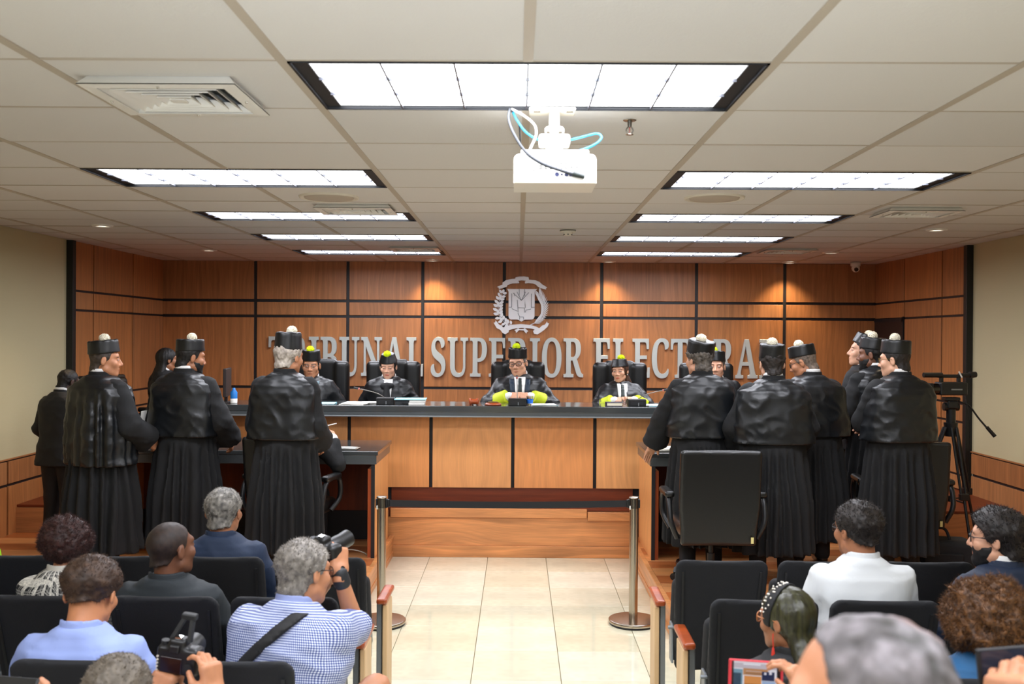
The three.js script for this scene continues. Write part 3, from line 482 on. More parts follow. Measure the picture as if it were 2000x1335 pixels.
function skinPaint(g, o) { // o.skin linear rgb
  const s = o.skin, brow = lin(o.brow || 0x1c1512), lip = o.fem ? [s[0] * .8, s[1] * .36, s[2] * .36] : [s[0] * .8, s[1] * .62, s[2] * .6];
  return paint(g, (x, y, z) => {
    const n = 1 + .07 * noise(x * 60, y * 60, z * 60) + .05 * noise(x * 18, y * 18, z * 18); let c = [s[0] * n, s[1] * n, s[2] * n]; const ax = Math.abs(x);
    const mix = (t, k) => { c = [lerp(c[0], t[0], k), lerp(c[1], t[1], k), lerp(c[2], t[2], k)]; };
    if (z > .03) {
      mix([s[0] * 1.02, s[1] * .78, s[2] * .76], .35 * ss(.02, 0, Math.hypot(ax - .044, y + .028)) + .3 * ss(.014, 0, Math.hypot(ax - .01, y + .032)));
      mix(lip, ss(.0028, 0, Math.hypot(ax / 2.1, (y + .068) * 1.1) - .0085));
      if (o.stubble) mix([s[0] * .45, s[1] * .42, s[2] * .42], o.stubble * ss(-.035, -.06, y) * ss(.0, .02, z));
      const by = .026 - 6 * (ax - .034) ** 2; mix(brow, (o.browK ?? .85) * ss(o.fem ? .0042 : .0058, o.fem ? .002 : .003, Math.abs(y - by)) * ss(.012, .016, ax) * ss(.056, .05, ax) * ss(.05, .06, z));
      const ex = ax - .031, ey = y - .0045 + (o.lids > 2 ? .002 : 0), e = Math.hypot(ex / 1.6, ey * (o.lids || 1.9));
      if (z > .055) { mix([s[0] * .62, s[1] * .5, s[2] * .46], .8 * ss(.013, .0085, Math.hypot(ex / 1.5, ey * 1.1))); mix([.1, .06, .05], .9 * ss(.0035, .0015, Math.abs(e - .0083)) * ss(-.003, .001, ey)); mix([.52, .48, .45], ss(.0085, .0072, e)); mix([.025, .016, .012], ss(.005, .004, Math.hypot(ex - (o.gaze || 0), ey * .8)) * ss(.0088, .0076, e)); }
    }
    return c;
  });
}
// hands: wrist at the origin, fingers +y, palm +z, a right hand has its thumb at +x
const handCache = {};
function handGeo(pose, left) {
  const key = pose + left; if (handCache[key]) return handCache[key];
  const P = { relaxed: [.35, .4, .3], clasp: [.85, .8, .4], flat: [.12, .12, .08], grip: [.9, 1.05, .6], hold: [.55, .75, .5], point: [.75, .9, .6] }[pose];
  const fs = [rb(0, .05, 0, .041, .053, .0135, .0125), cap(0, -.03, 0, 0, .012, 0, .027, .028), ell(.024, .03, .008, .018, .03, .014)];
  const fin = [[.031, .098, .042, .026, .021, .0092], [.0105, .103, .047, .029, .022, .0096], [-.0105, .1, .043, .027, .021, .0091], [-.031, .092, .033, .021, .019, .0081]];
  const fingers = fin.map(([x, y, a, b, c, r], k) => {
    let A = 0, p = [x, y - .012, 0]; const out = [], sp = (x) * .25; const cu = pose === 'point' && k === 0 ? [.25, .3, .2] : P;
    [a, b, c].forEach((L, q) => { A += cu[q] * (1 + .06 * k); const n = [p[0] + L * sp * (q ? .2 : 1), p[1] + L * Math.cos(A), p[2] + L * Math.sin(A)]; out.push(cap(...p, ...n, r * (1 - q * .06), r * (.94 - q * .07))); p = n; });
    return SU(.004, ...out);
  });
  const th = pose === 'flat' ? [[.03, .025, .004], [.06, .058, .014], [.072, .092, .022]] : pose === 'hold' || pose === 'grip' ? [[.03, .022, .006], [.054, .05, .03], [.05, .083, .048]] : [[.03, .025, .006], [.055, .058, .022], [.055, .092, .034]];
  const thumb = SU(.006, cap(...th[0], ...th[1], .0145, .0115), cap(...th[1], ...th[2], .0112, .009));
  const palm = SU(.018, ...fs, cap(-.03, .02, .004, .03, .09, .002, .012)), all = (x, y, z) => { let d = palm(x, y, z); for (const f of fingers) d = smin(d, f(x, y, z), .007); return smin(d, thumb(x, y, z), .012); };
  const g = surface(all, [-.065, -.045, -.03], [.1, .215, .12], .0042);
  if (left) { g.scale(-1, 1, 1); const I = g.index.array; for (let i = 0; i < I.length; i += 3) [I[i], I[i + 1]] = [I[i + 1], I[i]]; g.computeVertexNormals(); }
  return handCache[key] = g;
}
function handMatrix(at, dir, palm, s = 1) { const Y = dir.clone().normalize(), Z = palm.clone().addScaledVector(Y, -palm.dot(Y)).normalize(), X = Y.clone().cross(Z); return Mx().makeBasis(X, Y, Z).scale(V(s, s, s)).setPosition(at); }
function ik(S, W, l1, l2, pole) { const d = W.clone().sub(S); let L = d.length(); const m = (l1 + l2) * .995; if (L > m) { d.multiplyScalar(m / L); L = m; } const u = d.clone().normalize(), a = (l1 * l1 - l2 * l2 + L * L) / (2 * L), h = Math.sqrt(Math.max(0, l1 * l1 - a * a)), q = pole.clone().addScaledVector(u, -pole.dot(u)).normalize(); return [S.clone().addScaledVector(u, a).addScaledVector(q, h), S.clone().add(d)]; }
// torso tables for a 1.75 m standing figure
const T_BODY = { y: [.84, .95, 1.1, 1.25, 1.36, 1.42, 1.46, 1.5], a: [.16, .158, .142, .158, .172, .16, .1, .058], b: [.115, .115, .105, .115, .115, .1, .075, .056], c: [0, 0, .005, .005, 0, -.005, -.015, -.02] };
const T_BODYF = { y: [.84, .95, 1.1, 1.25, 1.36, 1.42, 1.46, 1.5], a: [.165, .16, .125, .14, .15, .14, .085, .05], b: [.12, .115, .095, .12, .11, .09, .068, .05], c: [0, 0, .005, .015, 0, -.005, -.015, -.02] };
const T_JACKET = { y: [.8, .95, 1.1, 1.25, 1.36, 1.425, 1.455, 1.485, 1.52], a: [.205, .198, .185, .195, .21, .202, .17, .12, .08], b: [.16, .15, .14, .145, .142, .126, .112, .098, .08], c: [0, 0, 0, 0, -.004, -.01, -.014, -.018, -.02] };
const T_SHIRT = { y: [.8, .95, 1.1, 1.25, 1.36, 1.42, 1.452, 1.482, 1.52], a: [.2, .195, .18, .187, .198, .19, .158, .11, .072], b: [.155, .148, .138, .14, .136, .122, .106, .092, .074], c: [0, 0, 0, 0, -.004, -.01, -.014, -.018, -.02] };
const T_ROBE = { y: [.15, .5, .95, 1.08, 1.25, 1.36, 1.42, 1.45, 1.48, 1.52], a: [.275, .262, .222, .212, .216, .222, .214, .182, .128, .086], b: [.25, .235, .185, .168, .16, .154, .136, .12, .104, .084], c: [0, 0, 0, 0, 0, -.004, -.01, -.014, -.018, -.02] };
const T_CAPE = { y: [1.0, 1.12, 1.25, 1.36, 1.415, 1.45, 1.48, 1.515], a: [.272, .264, .254, .247, .236, .197, .14, .092], b: [.192, .186, .176, .166, .15, .13, .112, .09], c: [-.005, -.005, -.005, -.008, -.012, -.014, -.018, -.02] };
function person(o) {
  const sit = o.pose === 'sit', g = o.girth || 1, t = thing('person', o.label, 'person', o.p, o.ry || 0, o.group);
  const sc = (o.h || 1.75) / 1.75; t.scale.setScalar(sc);
  const lean = o.lean || 0, side = o.side || 0, twist = o.twist || 0, hip = sit ? V(0, o.hip ?? .53, 0) : V(0, .93, 0);
  const TM = Mx().makeTranslation(hip.x, hip.y, hip.z).multiply(Mx().makeRotationFromEuler(new THREE.Euler(lean, twist, side, 'YXZ'))).multiply(Mx().makeTranslation(0, -.93, 0));
  const TI = TM.clone().invert(), e = TI.elements, T = (x, y, z) => V(x, y, z).applyMatrix4(TM);
  const loft = (tb, off, y0, y1, ex = 2.3, fold = null) => (x, y, z) => {
    const X = e[0] * x + e[4] * y + e[8] * z + e[12], Y = e[1] * x + e[5] * y + e[9] * z + e[13], Z = e[2] * x + e[6] * y + e[10] * z + e[14];
    const k = Y < 1.4 ? g : lerp(g, 1, ss(1.4, 1.5, Y)), a = table(tb.y, tb.a, Y) * k + off, b = table(tb.y, tb.b, Y) * k + off, c = table(tb.y, tb.c, Y);
    const q = Math.pow(Math.pow(Math.abs(X) / a, ex) + Math.pow(Math.abs(Z - c) / b, ex), 1 / ex);
    let d = (q - 1) * Math.min(a, b); if (fold) d += fold(X, Y, Z - c); return Math.max(d, Y - y1, y0 - Y);
  };
  // joints
  const sh = {}, el = {}, wr = {}, W = { L: V(.24, .98, .22), R: V(-.24, .98, .22) };
  for (const k of ['L', 'R']) { const s = k === 'L' ? 1 : -1, A = (o.arms || {})[k] || {}; sh[k] = T(s * .175 * (o.fem ? .9 : 1), 1.405, -.008); const target = A.w ? V(...A.w) : sit ? V(s * .13, .66, .3) : W[k]; [el[k], wr[k]] = ik(sh[k], target, .285, .255, V(...(A.pole || [s * .6, -.5, -.7]))); }
  const hx = .092, leg = {};
  for (const k of ['L', 'R']) { const s = k === 'L' ? 1 : -1, L = (o.legs || {})[k]; leg[k] = L ? L.map(q => V(...q)) : sit ? [V(s * hx, hip.y - .01, 0), V(s * .125, .5, .42), V(s * .13, .09, .4), V(s * .14, .035, .53)] : [V(s * hx, .9, 0), V(s * .1, .49, .015), V(s * .105, .09, -.015), V(s * .125, .035, .12)]; }
  const hc = T(0, 1.618, .024).add(V(...(o.headAt || [0, 0, 0]))), hs = (o.fem ? .98 : 1.03) * (o.headScale || 1);
  const HM = Mx().makeTranslation(hc.x, hc.y - .1, hc.z - .035).multiply(Mx().makeRotationFromEuler(new THREE.Euler(o.pitch || 0, o.yaw || 0, o.roll || 0, 'YXZ'))).multiply(Mx().makeTranslation(0, .1, .035)).multiply(Mx().makeScale(hs * 1.06, hs, hs));
  const hv = (x, y, z) => V(x, y, z).applyMatrix4(HM);
  // ---- body: torso, limbs, head and hands in one mesh
  const C2 = (a, b, ra, rb_) => cap(a.x, a.y, a.z, b.x, b.y, b.z, ra, rb_);
  const nb = T(0, 1.44, -.015), nt = hv(0, -.09, -.032);
  const bodyF = SU(.035, loft(o.fem ? T_BODYF : T_BODY, -.004, .84, 1.5), C2(nb, nt, .057, .05), ...['L', 'R'].flatMap(k => [C2(sh[k], el[k], .047 * g, .038), C2(el[k], wr[k], .039, .026), C2(leg[k][0], leg[k][1], .082 * g, .055), C2(leg[k][1], leg[k][2], .056, .036), C2(leg[k][2], leg[k][3], .036, .028)]));
  const all = [hip, nb, nt, ...['L', 'R'].flatMap(k => [sh[k], el[k], wr[k], ...leg[k]])];
  const lo = [0, 1, 2].map(i => Math.min(...all.map(v => v.getComponent(i))) - .25 * g), hi = [0, 1, 2].map(i => Math.max(...all.map(v => v.getComponent(i))) + .25 * g); lo[1] = Math.max(lo[1], -.02);
  const skin = lin(o.skin || 0xb98565), so = { ...o, skin };
  const pieces = [paint(surface(bodyF, lo, hi, .022), () => skin)];
  pieces.push(skinPaint(headGeo(o.fem ? 'f' : 'm', o.face ? .0042 : .0056).clone(), so).applyMatrix4(HM));
  for (const k of ['L', 'R']) {
    const A = (o.arms || {})[k] || {}, s = k === 'L' ? 1 : -1, dir = A.dir ? V(...A.dir) : wr[k].clone().sub(el[k]), palm = V(...(A.palm || [-s, -.15, 0]));
    if (A.bare) pieces.push(paint(surface(SU(.02, C2(el[k], wr[k], .042, .027)), [0, 1, 2].map(i => Math.min(el[k].getComponent(i), wr[k].getComponent(i)) - .06), [0, 1, 2].map(i => Math.max(el[k].getComponent(i), wr[k].getComponent(i)) + .06), .009), () => skin));
    pieces.push(paint(handGeo(A.hand || 'relaxed', k === 'L').clone(), (x, y, z) => { const n = 1 + .06 * noise(x * 80, y * 80, z * 80), tip = ss(.14, .17, y) * ss(.004, -.004, z); return [skin[0] * n * (1 + .1 * tip), skin[1] * n * (1 + .06 * tip), skin[2] * n * (1 + .08 * tip)]; }).applyMatrix4(handMatrix(wr[k], dir, palm, o.fem ? .93 : 1)));
  }
  part(t, 'body', mergeGeometries(pieces), skinMat);
  const ctx = { t, o, T, TI, e, loft, sh, el, wr, leg, hv, HM, C2, lo, hi, sit, hip, g };
  if (o.hair) hair(ctx, o.hair); if (o.wear) o.wear(ctx); if (o.glasses) glasses(ctx, o.glasses); if (o.cap) birrete(ctx, o.cap);
  return ctx;
}
// ---- clothing
const foldN = (amp, sx = 9, sy = 3.5, sd = 0) => (X, Y, Z) => amp * (noise(X * sx + sd, Y * sy + X * 3, Z * sx + sd) + .5 * noise(X * sx * 2.3, Y * sy * 2 - X * 6, Z * sx * 2 + sd));
// creases: thin ridges running slantwise through the cloth
const crease = (amp, sd, k = 1) => (X, Y, Z) => { const a = 1 - Math.abs(noise(X * 5.5 * k + Y * 4 * k + sd, Y * 7 * k - X * 3 * k, Z * 4 + sd)), b = 1 - Math.abs(noise(X * 6 * k - Y * 5 * k + sd * 2, Y * 5 * k + X * 4 * k, Z * 5)); return -amp * (a * a * a + b * b * b * .8 - .55); };
function sleeves(c, r0, r1, r2, end = .93, fold = 0, sd = 0) {
  return ['L', 'R'].flatMap(k => { const A = (c.o.arms || {})[k] || {}, E = A.sleeve ?? end, w = c.el[k].clone().lerp(c.wr[k], Math.min(E, 1)), out = [];
    if (A.short) { const q = c.sh[k].clone().lerp(c.el[k], A.short); out.push(c.C2(c.sh[k], q, r0, r1)); } else { out.push(c.C2(c.sh[k], c.el[k], r0, r1)); const f = c.C2(c.el[k], w, r1, r2), d = c.wr[k].clone().sub(c.el[k]).normalize(), q = d.dot(w); out.push((x, y, z) => Math.max(f(x, y, z), d.x * x + d.y * y + d.z * z - q)); }
    return fold ? (k => out.map(f => (x, y, z) => f(x, y, z) + fold * .5 * noise(x * 16 + sd, y * 16, z * 16) + k(x, y, z)))(crease(fold * 1.3, sd, 1.8)) : out; });
}
const bounds = (c, p = .06) => [c.lo.map(v => v - p), c.hi.map(v => v + p)];
const wrapUV = (c, g, k = 1) => planarUV(g, (x, y, z) => { const e = c.e, X = e[0] * x + e[4] * y + e[8] * z + e[12], Y = e[1] * x + e[5] * y + e[9] * z + e[13], Z = e[2] * x + e[6] * y + e[10] * z + e[14]; return [Math.atan2(X, -Z - .06) * .19 * k, Y]; });
function collar(c, mat, y0, y1, a, b, name = 'collar', tilt = 0) { // open ring round the neck
  const f = c.loft({ y: [y0, y1], a: [a, a * .94], b: [b, b * .94], c: [-.018, -.012] }, 0, y0, y1, 2), h = c.loft({ y: [y0, y1], a: [a - .012, a * .94 - .012], b: [b - .012, b * .94 - .012], c: [-.018, -.012] }, 0, y0 - .05, y1 + .05, 2), gg = (c.o.girth || 1);
  const cc = c.T(0, (y0 + y1) / 2, 0); part(c.t, name, surface((x, y, z) => { const Z = c.e[2] * x + c.e[6] * y + c.e[10] * z + c.e[14]; const Y = c.e[1] * x + c.e[5] * y + c.e[9] * z + c.e[13]; return Math.max(f(x, y, z), -h(x, y, z), Y - y1 + .05 * ss(-.05, .055, Z)); }, [cc.x - .14, cc.y - .09, cc.z - .16], [cc.x + .14, cc.y + .09, cc.z + .14], .007), mat);
}
function wedge(c, name, mat, tb, off, y0, y1, x0, x1, hw0, hw1, cell = .009) { // strip of cloth on the chest between lines x0..x1 of half width hw
  const f = c.loft(tb, off, y0, y1), cc = c.T(0, (y0 + y1) / 2, .1);
  part(c.t, name, surface((x, y, z) => { const e = c.e, X = e[0] * x + e[4] * y + e[8] * z + e[12], Y = e[1] * x + e[5] * y + e[9] * z + e[13], Z = e[2] * x + e[6] * y + e[10] * z + e[14], t = (Y - y0) / (y1 - y0); return Math.max(f(x, y, z), Math.abs(X - lerp(x0, x1, t)) - lerp(hw0, hw1, t), .02 - Z); }, [cc.x - .2, cc.y - (y1 - y0) * .75, cc.z - .25], [cc.x + .2, cc.y + (y1 - y0) * .75, cc.z + .25], cell), mat);
}
const satin = (c) => phys(c, .41, { sheen: .3, sheenRoughness: .4, sheenColor: new THREE.Color(0x55606a) });
const CL = { robe: phys(0x08090b, .85, { sheen: .25, sheenRoughness: .6, sheenColor: new THREE.Color(0x2c3138) }), satin: satin(0x0e1114), lime: std(0xc6d41c, .6), white: std(0xe8e8e6, .7), navy: std(0x14233a, .72), suitBlack: std(0x0b0c0f, .75), suitGrey: std(0x20272c, .75), suitBlue: std(0x1b2c47, .72), blueShirt: std(0x93a5dc, .75), whiteShirt: std(0xd6dadc, .75), jeans: std(0x8fa9c4, .8), trousers: std(0x14161a, .8), cap: phys(0x090b0d, .36, { sheen: .4, sheenColor: new THREE.Color(0x404850) }), pomWhite: std(0xece6d2, .95), pomLime: std(0xd6e612, .9), tieDark: std(0x1c2626, .6), blueTop: std(0x12507c, .7) };
let clothSeed = 0;
function robeStanding(c, w = {}) {
  const sd = clothSeed += 13.7, n = w.pleats || 19;
  const fold = (X, Y, Z) => { const th = Math.atan2(X, Z), k = ss(1.04, .86, Y); const wob = noise(th * 2 + sd, Y * .7, sd); const pl = Math.abs(((th * n / 6.283 + wob * .7) % 1 + 1) % 1 - .5) * 2; return k * (.036 * ss(.15, .75, pl) * (1 + .5 * ss(.9, .3, Y)) - .016) + (1 - k) * .006 * noise(X * 12 + sd, Y * 9, Z * 12); };
  const [lo, hi] = bounds(c, .12);
  part(c.t, 'robe', surface(SU(.028, c.loft(T_ROBE, 0, w.hem ?? .22, 1.515, 2.2, fold), ...sleeves(c, .076, .084, .1, .9, .007, sd)), lo, hi, .0145), w.robe || CL.robe);
  if (!w.noCape) { const f2 = foldN(.0085, 8, 5, sd), cr = crease(.0085, sd, 1.6); const k = w.capeHem ?? 1.03; const cc = c.T(0, 1.25, 0); part(c.t, 'cape', surface(c.loft(T_CAPE, w.capeOff || 0, k, 1.51, 2.6, (X, Y, Z) => f2(X, Y, Z) * .6 + cr(X, Y, Z) + (w.drape ? w.drape * noise(Math.atan2(X, Z) * 9 + sd, Y * .8, 4) * ss(1.45, 1.2, Y) : 0)), [cc.x - .42, cc.y - .4 - Math.max(0, 1.03 - k), cc.z - .4], [cc.x + .42, cc.y + .36, cc.z + .4], .0125), CL.satin, 'shiny black satin back panel'); }
  collar(c, CL.robe, 1.475, 1.542, .088, .084, 'robe_collar'); if (w.shirt !== false) collar(c, CL.white, 1.48, 1.562, .076, .072, 'shirt_collar');
  trousers(c, CL.trousers, .5);
}
function trousers(c, mat, top = .9) {
  const fs = ['L', 'R'].flatMap(k => [c.C2(c.leg[k][0], c.leg[k][1], .1 * c.g, .075), c.C2(c.leg[k][1], c.leg[k][2], .075, .062)]); if (c.sit) { fs.push(c.loft(T_JACKET, -.012, .8, 1.02)); }
  const [lo, hi] = bounds(c, .02); const f = SU(.03, ...fs); hi[1] = c.hip.y + (c.sit ? .16 : .1); part(c.t, 'trousers', surface(c.sit ? f : (x, y, z) => Math.max(f(x, y, z), y - top), lo, hi, .02), mat);
  for (const k of ['L', 'R']) { const [, , a, b] = c.leg[k]; const s = part(c.t, 'shoe', surface(SU(.02, c.C2(a.clone().setY(Math.max(.045, a.y - .04)), b, .048, .036)), [Math.min(a.x, b.x) - .07, Math.min(a.y, b.y) - .06, Math.min(a.z, b.z) - .07], [Math.max(a.x, b.x) + .07, Math.max(a.y, b.y) + .07, Math.max(a.z, b.z) + .07], .014), MAT.blackGloss); }
}
function robeJudge(c, w = {}) {
  const sd = clothSeed += 13.7, f1 = foldN(.007, 8, 5, sd), cj = crease(.013, sd, 1.2), f2 = (X, Y, Z) => f1(X, Y, Z) + cj(X, Y, Z), [lo, hi] = bounds(c, .1);
  part(c.t, 'robe', surface(SU(.03, c.loft(T_ROBE, .004, .86, 1.515, 2.3, f2), ...sleeves(c, .078, .08, .074, .5, .008, sd), ...['L', 'R'].map(k => c.C2(c.leg[k][0], c.leg[k][1], .12, .11))), lo, hi, .0145), CL.satin);
  if (w.cuffs !== false) for (const k of ['L', 'R']) { const a = c.el[k].clone().lerp(c.wr[k], .4), b = c.el[k].clone().lerp(c.wr[k], .9), d = b.clone().sub(a).normalize(), f = c.C2(a.clone().addScaledVector(d, -.02), b.clone().addScaledVector(d, .02), .084, .07), q0 = d.dot(a), q1 = d.dot(b); part(c.t, 'cuff', surface((x, y, z) => { const q = d.x * x + d.y * y + d.z * z; return Math.max(f(x, y, z) + .005 * noise(x * 20, y * 20, z * 20), q0 - q, q - q1); }, [0, 1, 2].map(i => Math.min(a.getComponent(i), b.getComponent(i)) - .15), [0, 1, 2].map(i => Math.max(a.getComponent(i), b.getComponent(i)) + .15), .011), CL.lime, 'bright lime cuff'); }
  for (const k of ['L', 'R']) { const a = c.el[k].clone().lerp(c.wr[k], .8), b = c.el[k].clone().lerp(c.wr[k], .99); part(c.t, 'shirt_cuff', surface(c.C2(a, b, .042, .04), [0, 1, 2].map(i => Math.min(a.getComponent(i), b.getComponent(i)) - .06), [0, 1, 2].map(i => Math.max(a.getComponent(i), b.getComponent(i)) + .06), .01), CL.white); }
  wedge(c, 'shirt_front', CL.white, T_ROBE, .016, 1.0, 1.49, 0, 0, .018, .058);
  if (w.tie) wedge(c, 'tie', w.tie, T_ROBE, .027, .98, 1.482, 0, 0, .03, .017);
  if (w.lining) for (const s of [-1, 1]) wedge(c, 'robe_lining', w.lining, T_ROBE, .021, 1.0, 1.47, s * .045, s * .082, .022, .024);
  collar(c, CL.white, 1.475, 1.545, .078, .074, 'shirt_collar'); trousers(c, CL.trousers);
}
function jacket(c, mat, w = {}) {
  const sd = clothSeed += 9.1, [lo, hi] = bounds(c, .05);
  part(c.t, w.name || 'jacket', wrapUV(c, surface(SU(.026, c.loft(w.tb || T_JACKET, w.off || 0, .8, 1.515, 2.5, ((f, k) => (X, Y, Z) => f(X, Y, Z) + k(X, Y, Z))(foldN(w.fold ?? .004, 7, 5, sd), crease(w.crease ?? .007, sd))), ...sleeves(c, w.r0 || .07, w.r1 || .062, w.r2 || .052, w.end || .95, .006, sd)), lo, hi, w.cell || .0125)), mat);
  collar(c, mat, 1.475, 1.538, w.tb ? .08 : .086, w.tb ? .077 : .082, w.tb ? 'collar' : 'jacket_collar'); if (w.shirt !== false && !w.tb) collar(c, w.shirtMat || CL.white, 1.48, 1.56, .075, .071, 'shirt_collar');
  if (w.front) { wedge(c, 'shirt_front', CL.white, T_JACKET, .006, 1.1, 1.475, 0, 0, .012, .05); wedge(c, 'tie', w.front, T_JACKET, .013, 1.05, 1.455, 0, 0, .026, .016); }
  trousers(c, w.trousers || mat);
}
const shirt = (c, mat, w = {}) => jacket(c, mat, { tb: T_SHIRT, name: 'shirt', r0: .066, r1: .06, r2: .046, fold: .006, shirtMat: mat, trousers: CL.trousers, ...w });
// ---- cap with pompom
const pomGeo = (() => { const g = new THREE.IcosahedronGeometry(.026, 3), P = g.attributes.position; for (let i = 0; i < P.count; i++) { const v = V(P.getX(i), P.getY(i), P.getZ(i)), k = 1 + .1 * noise(v.x * 150, v.y * 150, v.z * 150); P.setXYZ(i, v.x * k, v.y * k, v.z * k); } const hairs = [g]; let s2 = seed; for (let i = 0; i < 420; i++) { const y = 1 - 2 * (i + .5) / 420, a = i * 2.39996, r = Math.sqrt(1 - y * y), d = V(Math.cos(a) * r, y, Math.sin(a) * r).add(V(hash(i, 1, 2) - .5, hash(i, 3, 4) - .5, hash(i, 5, 6) - .5).multiplyScalar(.7)).normalize(); const a0 = d.clone().multiplyScalar(.02), b0 = d.clone().multiplyScalar(.0275 + .003 * hash(i, 9, 9)); hairs.push(rod(a0.toArray(), b0.toArray(), .003, .0012, 4)); } const m = join(hairs); m.computeVertexNormals(); return m; })();
const capCache = {};
function capGeo(h, flare, corners, amp) {
  const key = [h, flare, corners, amp].join(); if (capCache[key]) return capCache[key];
  const N = 72, rings = []; const prof = [[0, 1], [.08, 1.015], [.35, 1 + flare * .4], [.75, 1 + flare * .85], [.9, .995 + flare], [.97, .95 + flare], [1, .86 + flare], [.985, .55], [.97, .25], [.965, .001]];
  for (const [v, k] of prof) { const ring = []; for (let i = 0; i < N; i++) { const a = i / N * 2 * PI, w = 1 + amp * Math.min(v, 1) * (k > .7 ? 1 : .3) * (Math.abs(Math.cos(corners * a / 2)) - .6) + .006 * noise(Math.cos(a) * 4, v * 4, Math.sin(a) * 4); ring.push([Math.sin(a) * .0835 * k * w, v * h + (k > .7 ? .005 * v * (Math.abs(Math.cos(corners * a / 2)) - .5) : 0), Math.cos(a) * .1 * k * w - .012]); } rings.push(ring); }
  const pos = [], idx = []; rings.forEach(r => r.forEach(p => pos.push(...p))); for (let j = 0; j + 1 < rings.length; j++) for (let i = 0; i < N; i++) { const a = j * N + i, b = j * N + (i + 1) % N; idx.push(a, b, b + N, a, b + N, a + N); }
  const g = new THREE.BufferGeometry(); g.setAttribute('position', new THREE.Float32BufferAttribute(pos, 3)); g.setIndex(idx); g.computeVertexNormals(); g.setAttribute('uv', new THREE.Float32BufferAttribute(new Float32Array(pos.length / 3 * 2), 2)); return capCache[key] = g;
}
function birrete(c, w) {
  const m = part(c.t, 'cap', capGeo(w.h || .1, w.flare ?? .1, w.corners || 6, w.amp ?? .1), CL.cap, 'black pleated ceremonial cap');
  m.applyMatrix4(c.HM.clone().multiply(Mx().makeTranslation(0, w.y ?? .055, 0)).multiply(Mx().makeRotationFromEuler(new THREE.Euler(w.rx ?? -.1, w.ry || 0, w.rz || 0))).multiply(Mx().makeScale(w.s || 1.04, 1, w.s || 1.04)));
  const p = part(m, 'pompom', pomGeo, w.lime ? CL.pomLime : CL.pomWhite, w.lime ? 'lime yellow pompom' : 'white pompom'); p.position.set(w.px || 0, (w.h || .1) + .012, w.pz || 0); p.scale.setScalar(w.ps || 1.22); p.rotation.y = rr(0, 6);
}
function glasses(c, w) {
  const r = w.r || .0016, lens = (s) => { const pts = []; for (let k = 0; k < 16; k++) { const a = k / 16 * 2 * PI, q = 3; const cx = Math.cos(a), sy = Math.sin(a), m = Math.pow(Math.pow(Math.abs(cx), q) + Math.pow(Math.abs(sy), q), -1 / q); pts.push([s * .0335 + cx * m * .0245, .004 + sy * m * .0185, .1 - Math.abs(s * .0335 + cx * m * .02) * .22]); } return tube(pts, r, 40, 6, true); };
  const f = part(c.t, 'glasses', join(lens(-1), lens(1), tube([[-.01, .008, .099], [0, .011, .103], [.01, .008, .099]], r, 8, 6), ...[-1, 1].map(s => tube([[s * .058, .01, .086], [s * .075, .012, .06], [s * .084, .012, -.005], [s * .083, -.004, -.022]], r, 16, 6))), w.mat || MAT.black); f.applyMatrix4(c.HM);
  if (w.lens !== false) for (const s of [-1, 1]) { const L = part(f, 'lens', rot(rbox(.046, .034, .0012, .0005, 0, 0, 0, 1), 0, s * .22, 0).translate(s * .0335, .004, .0925), MAT.pane ??= phys(0xffffff, .05, { transmission: 1, thickness: 0 })); }
}
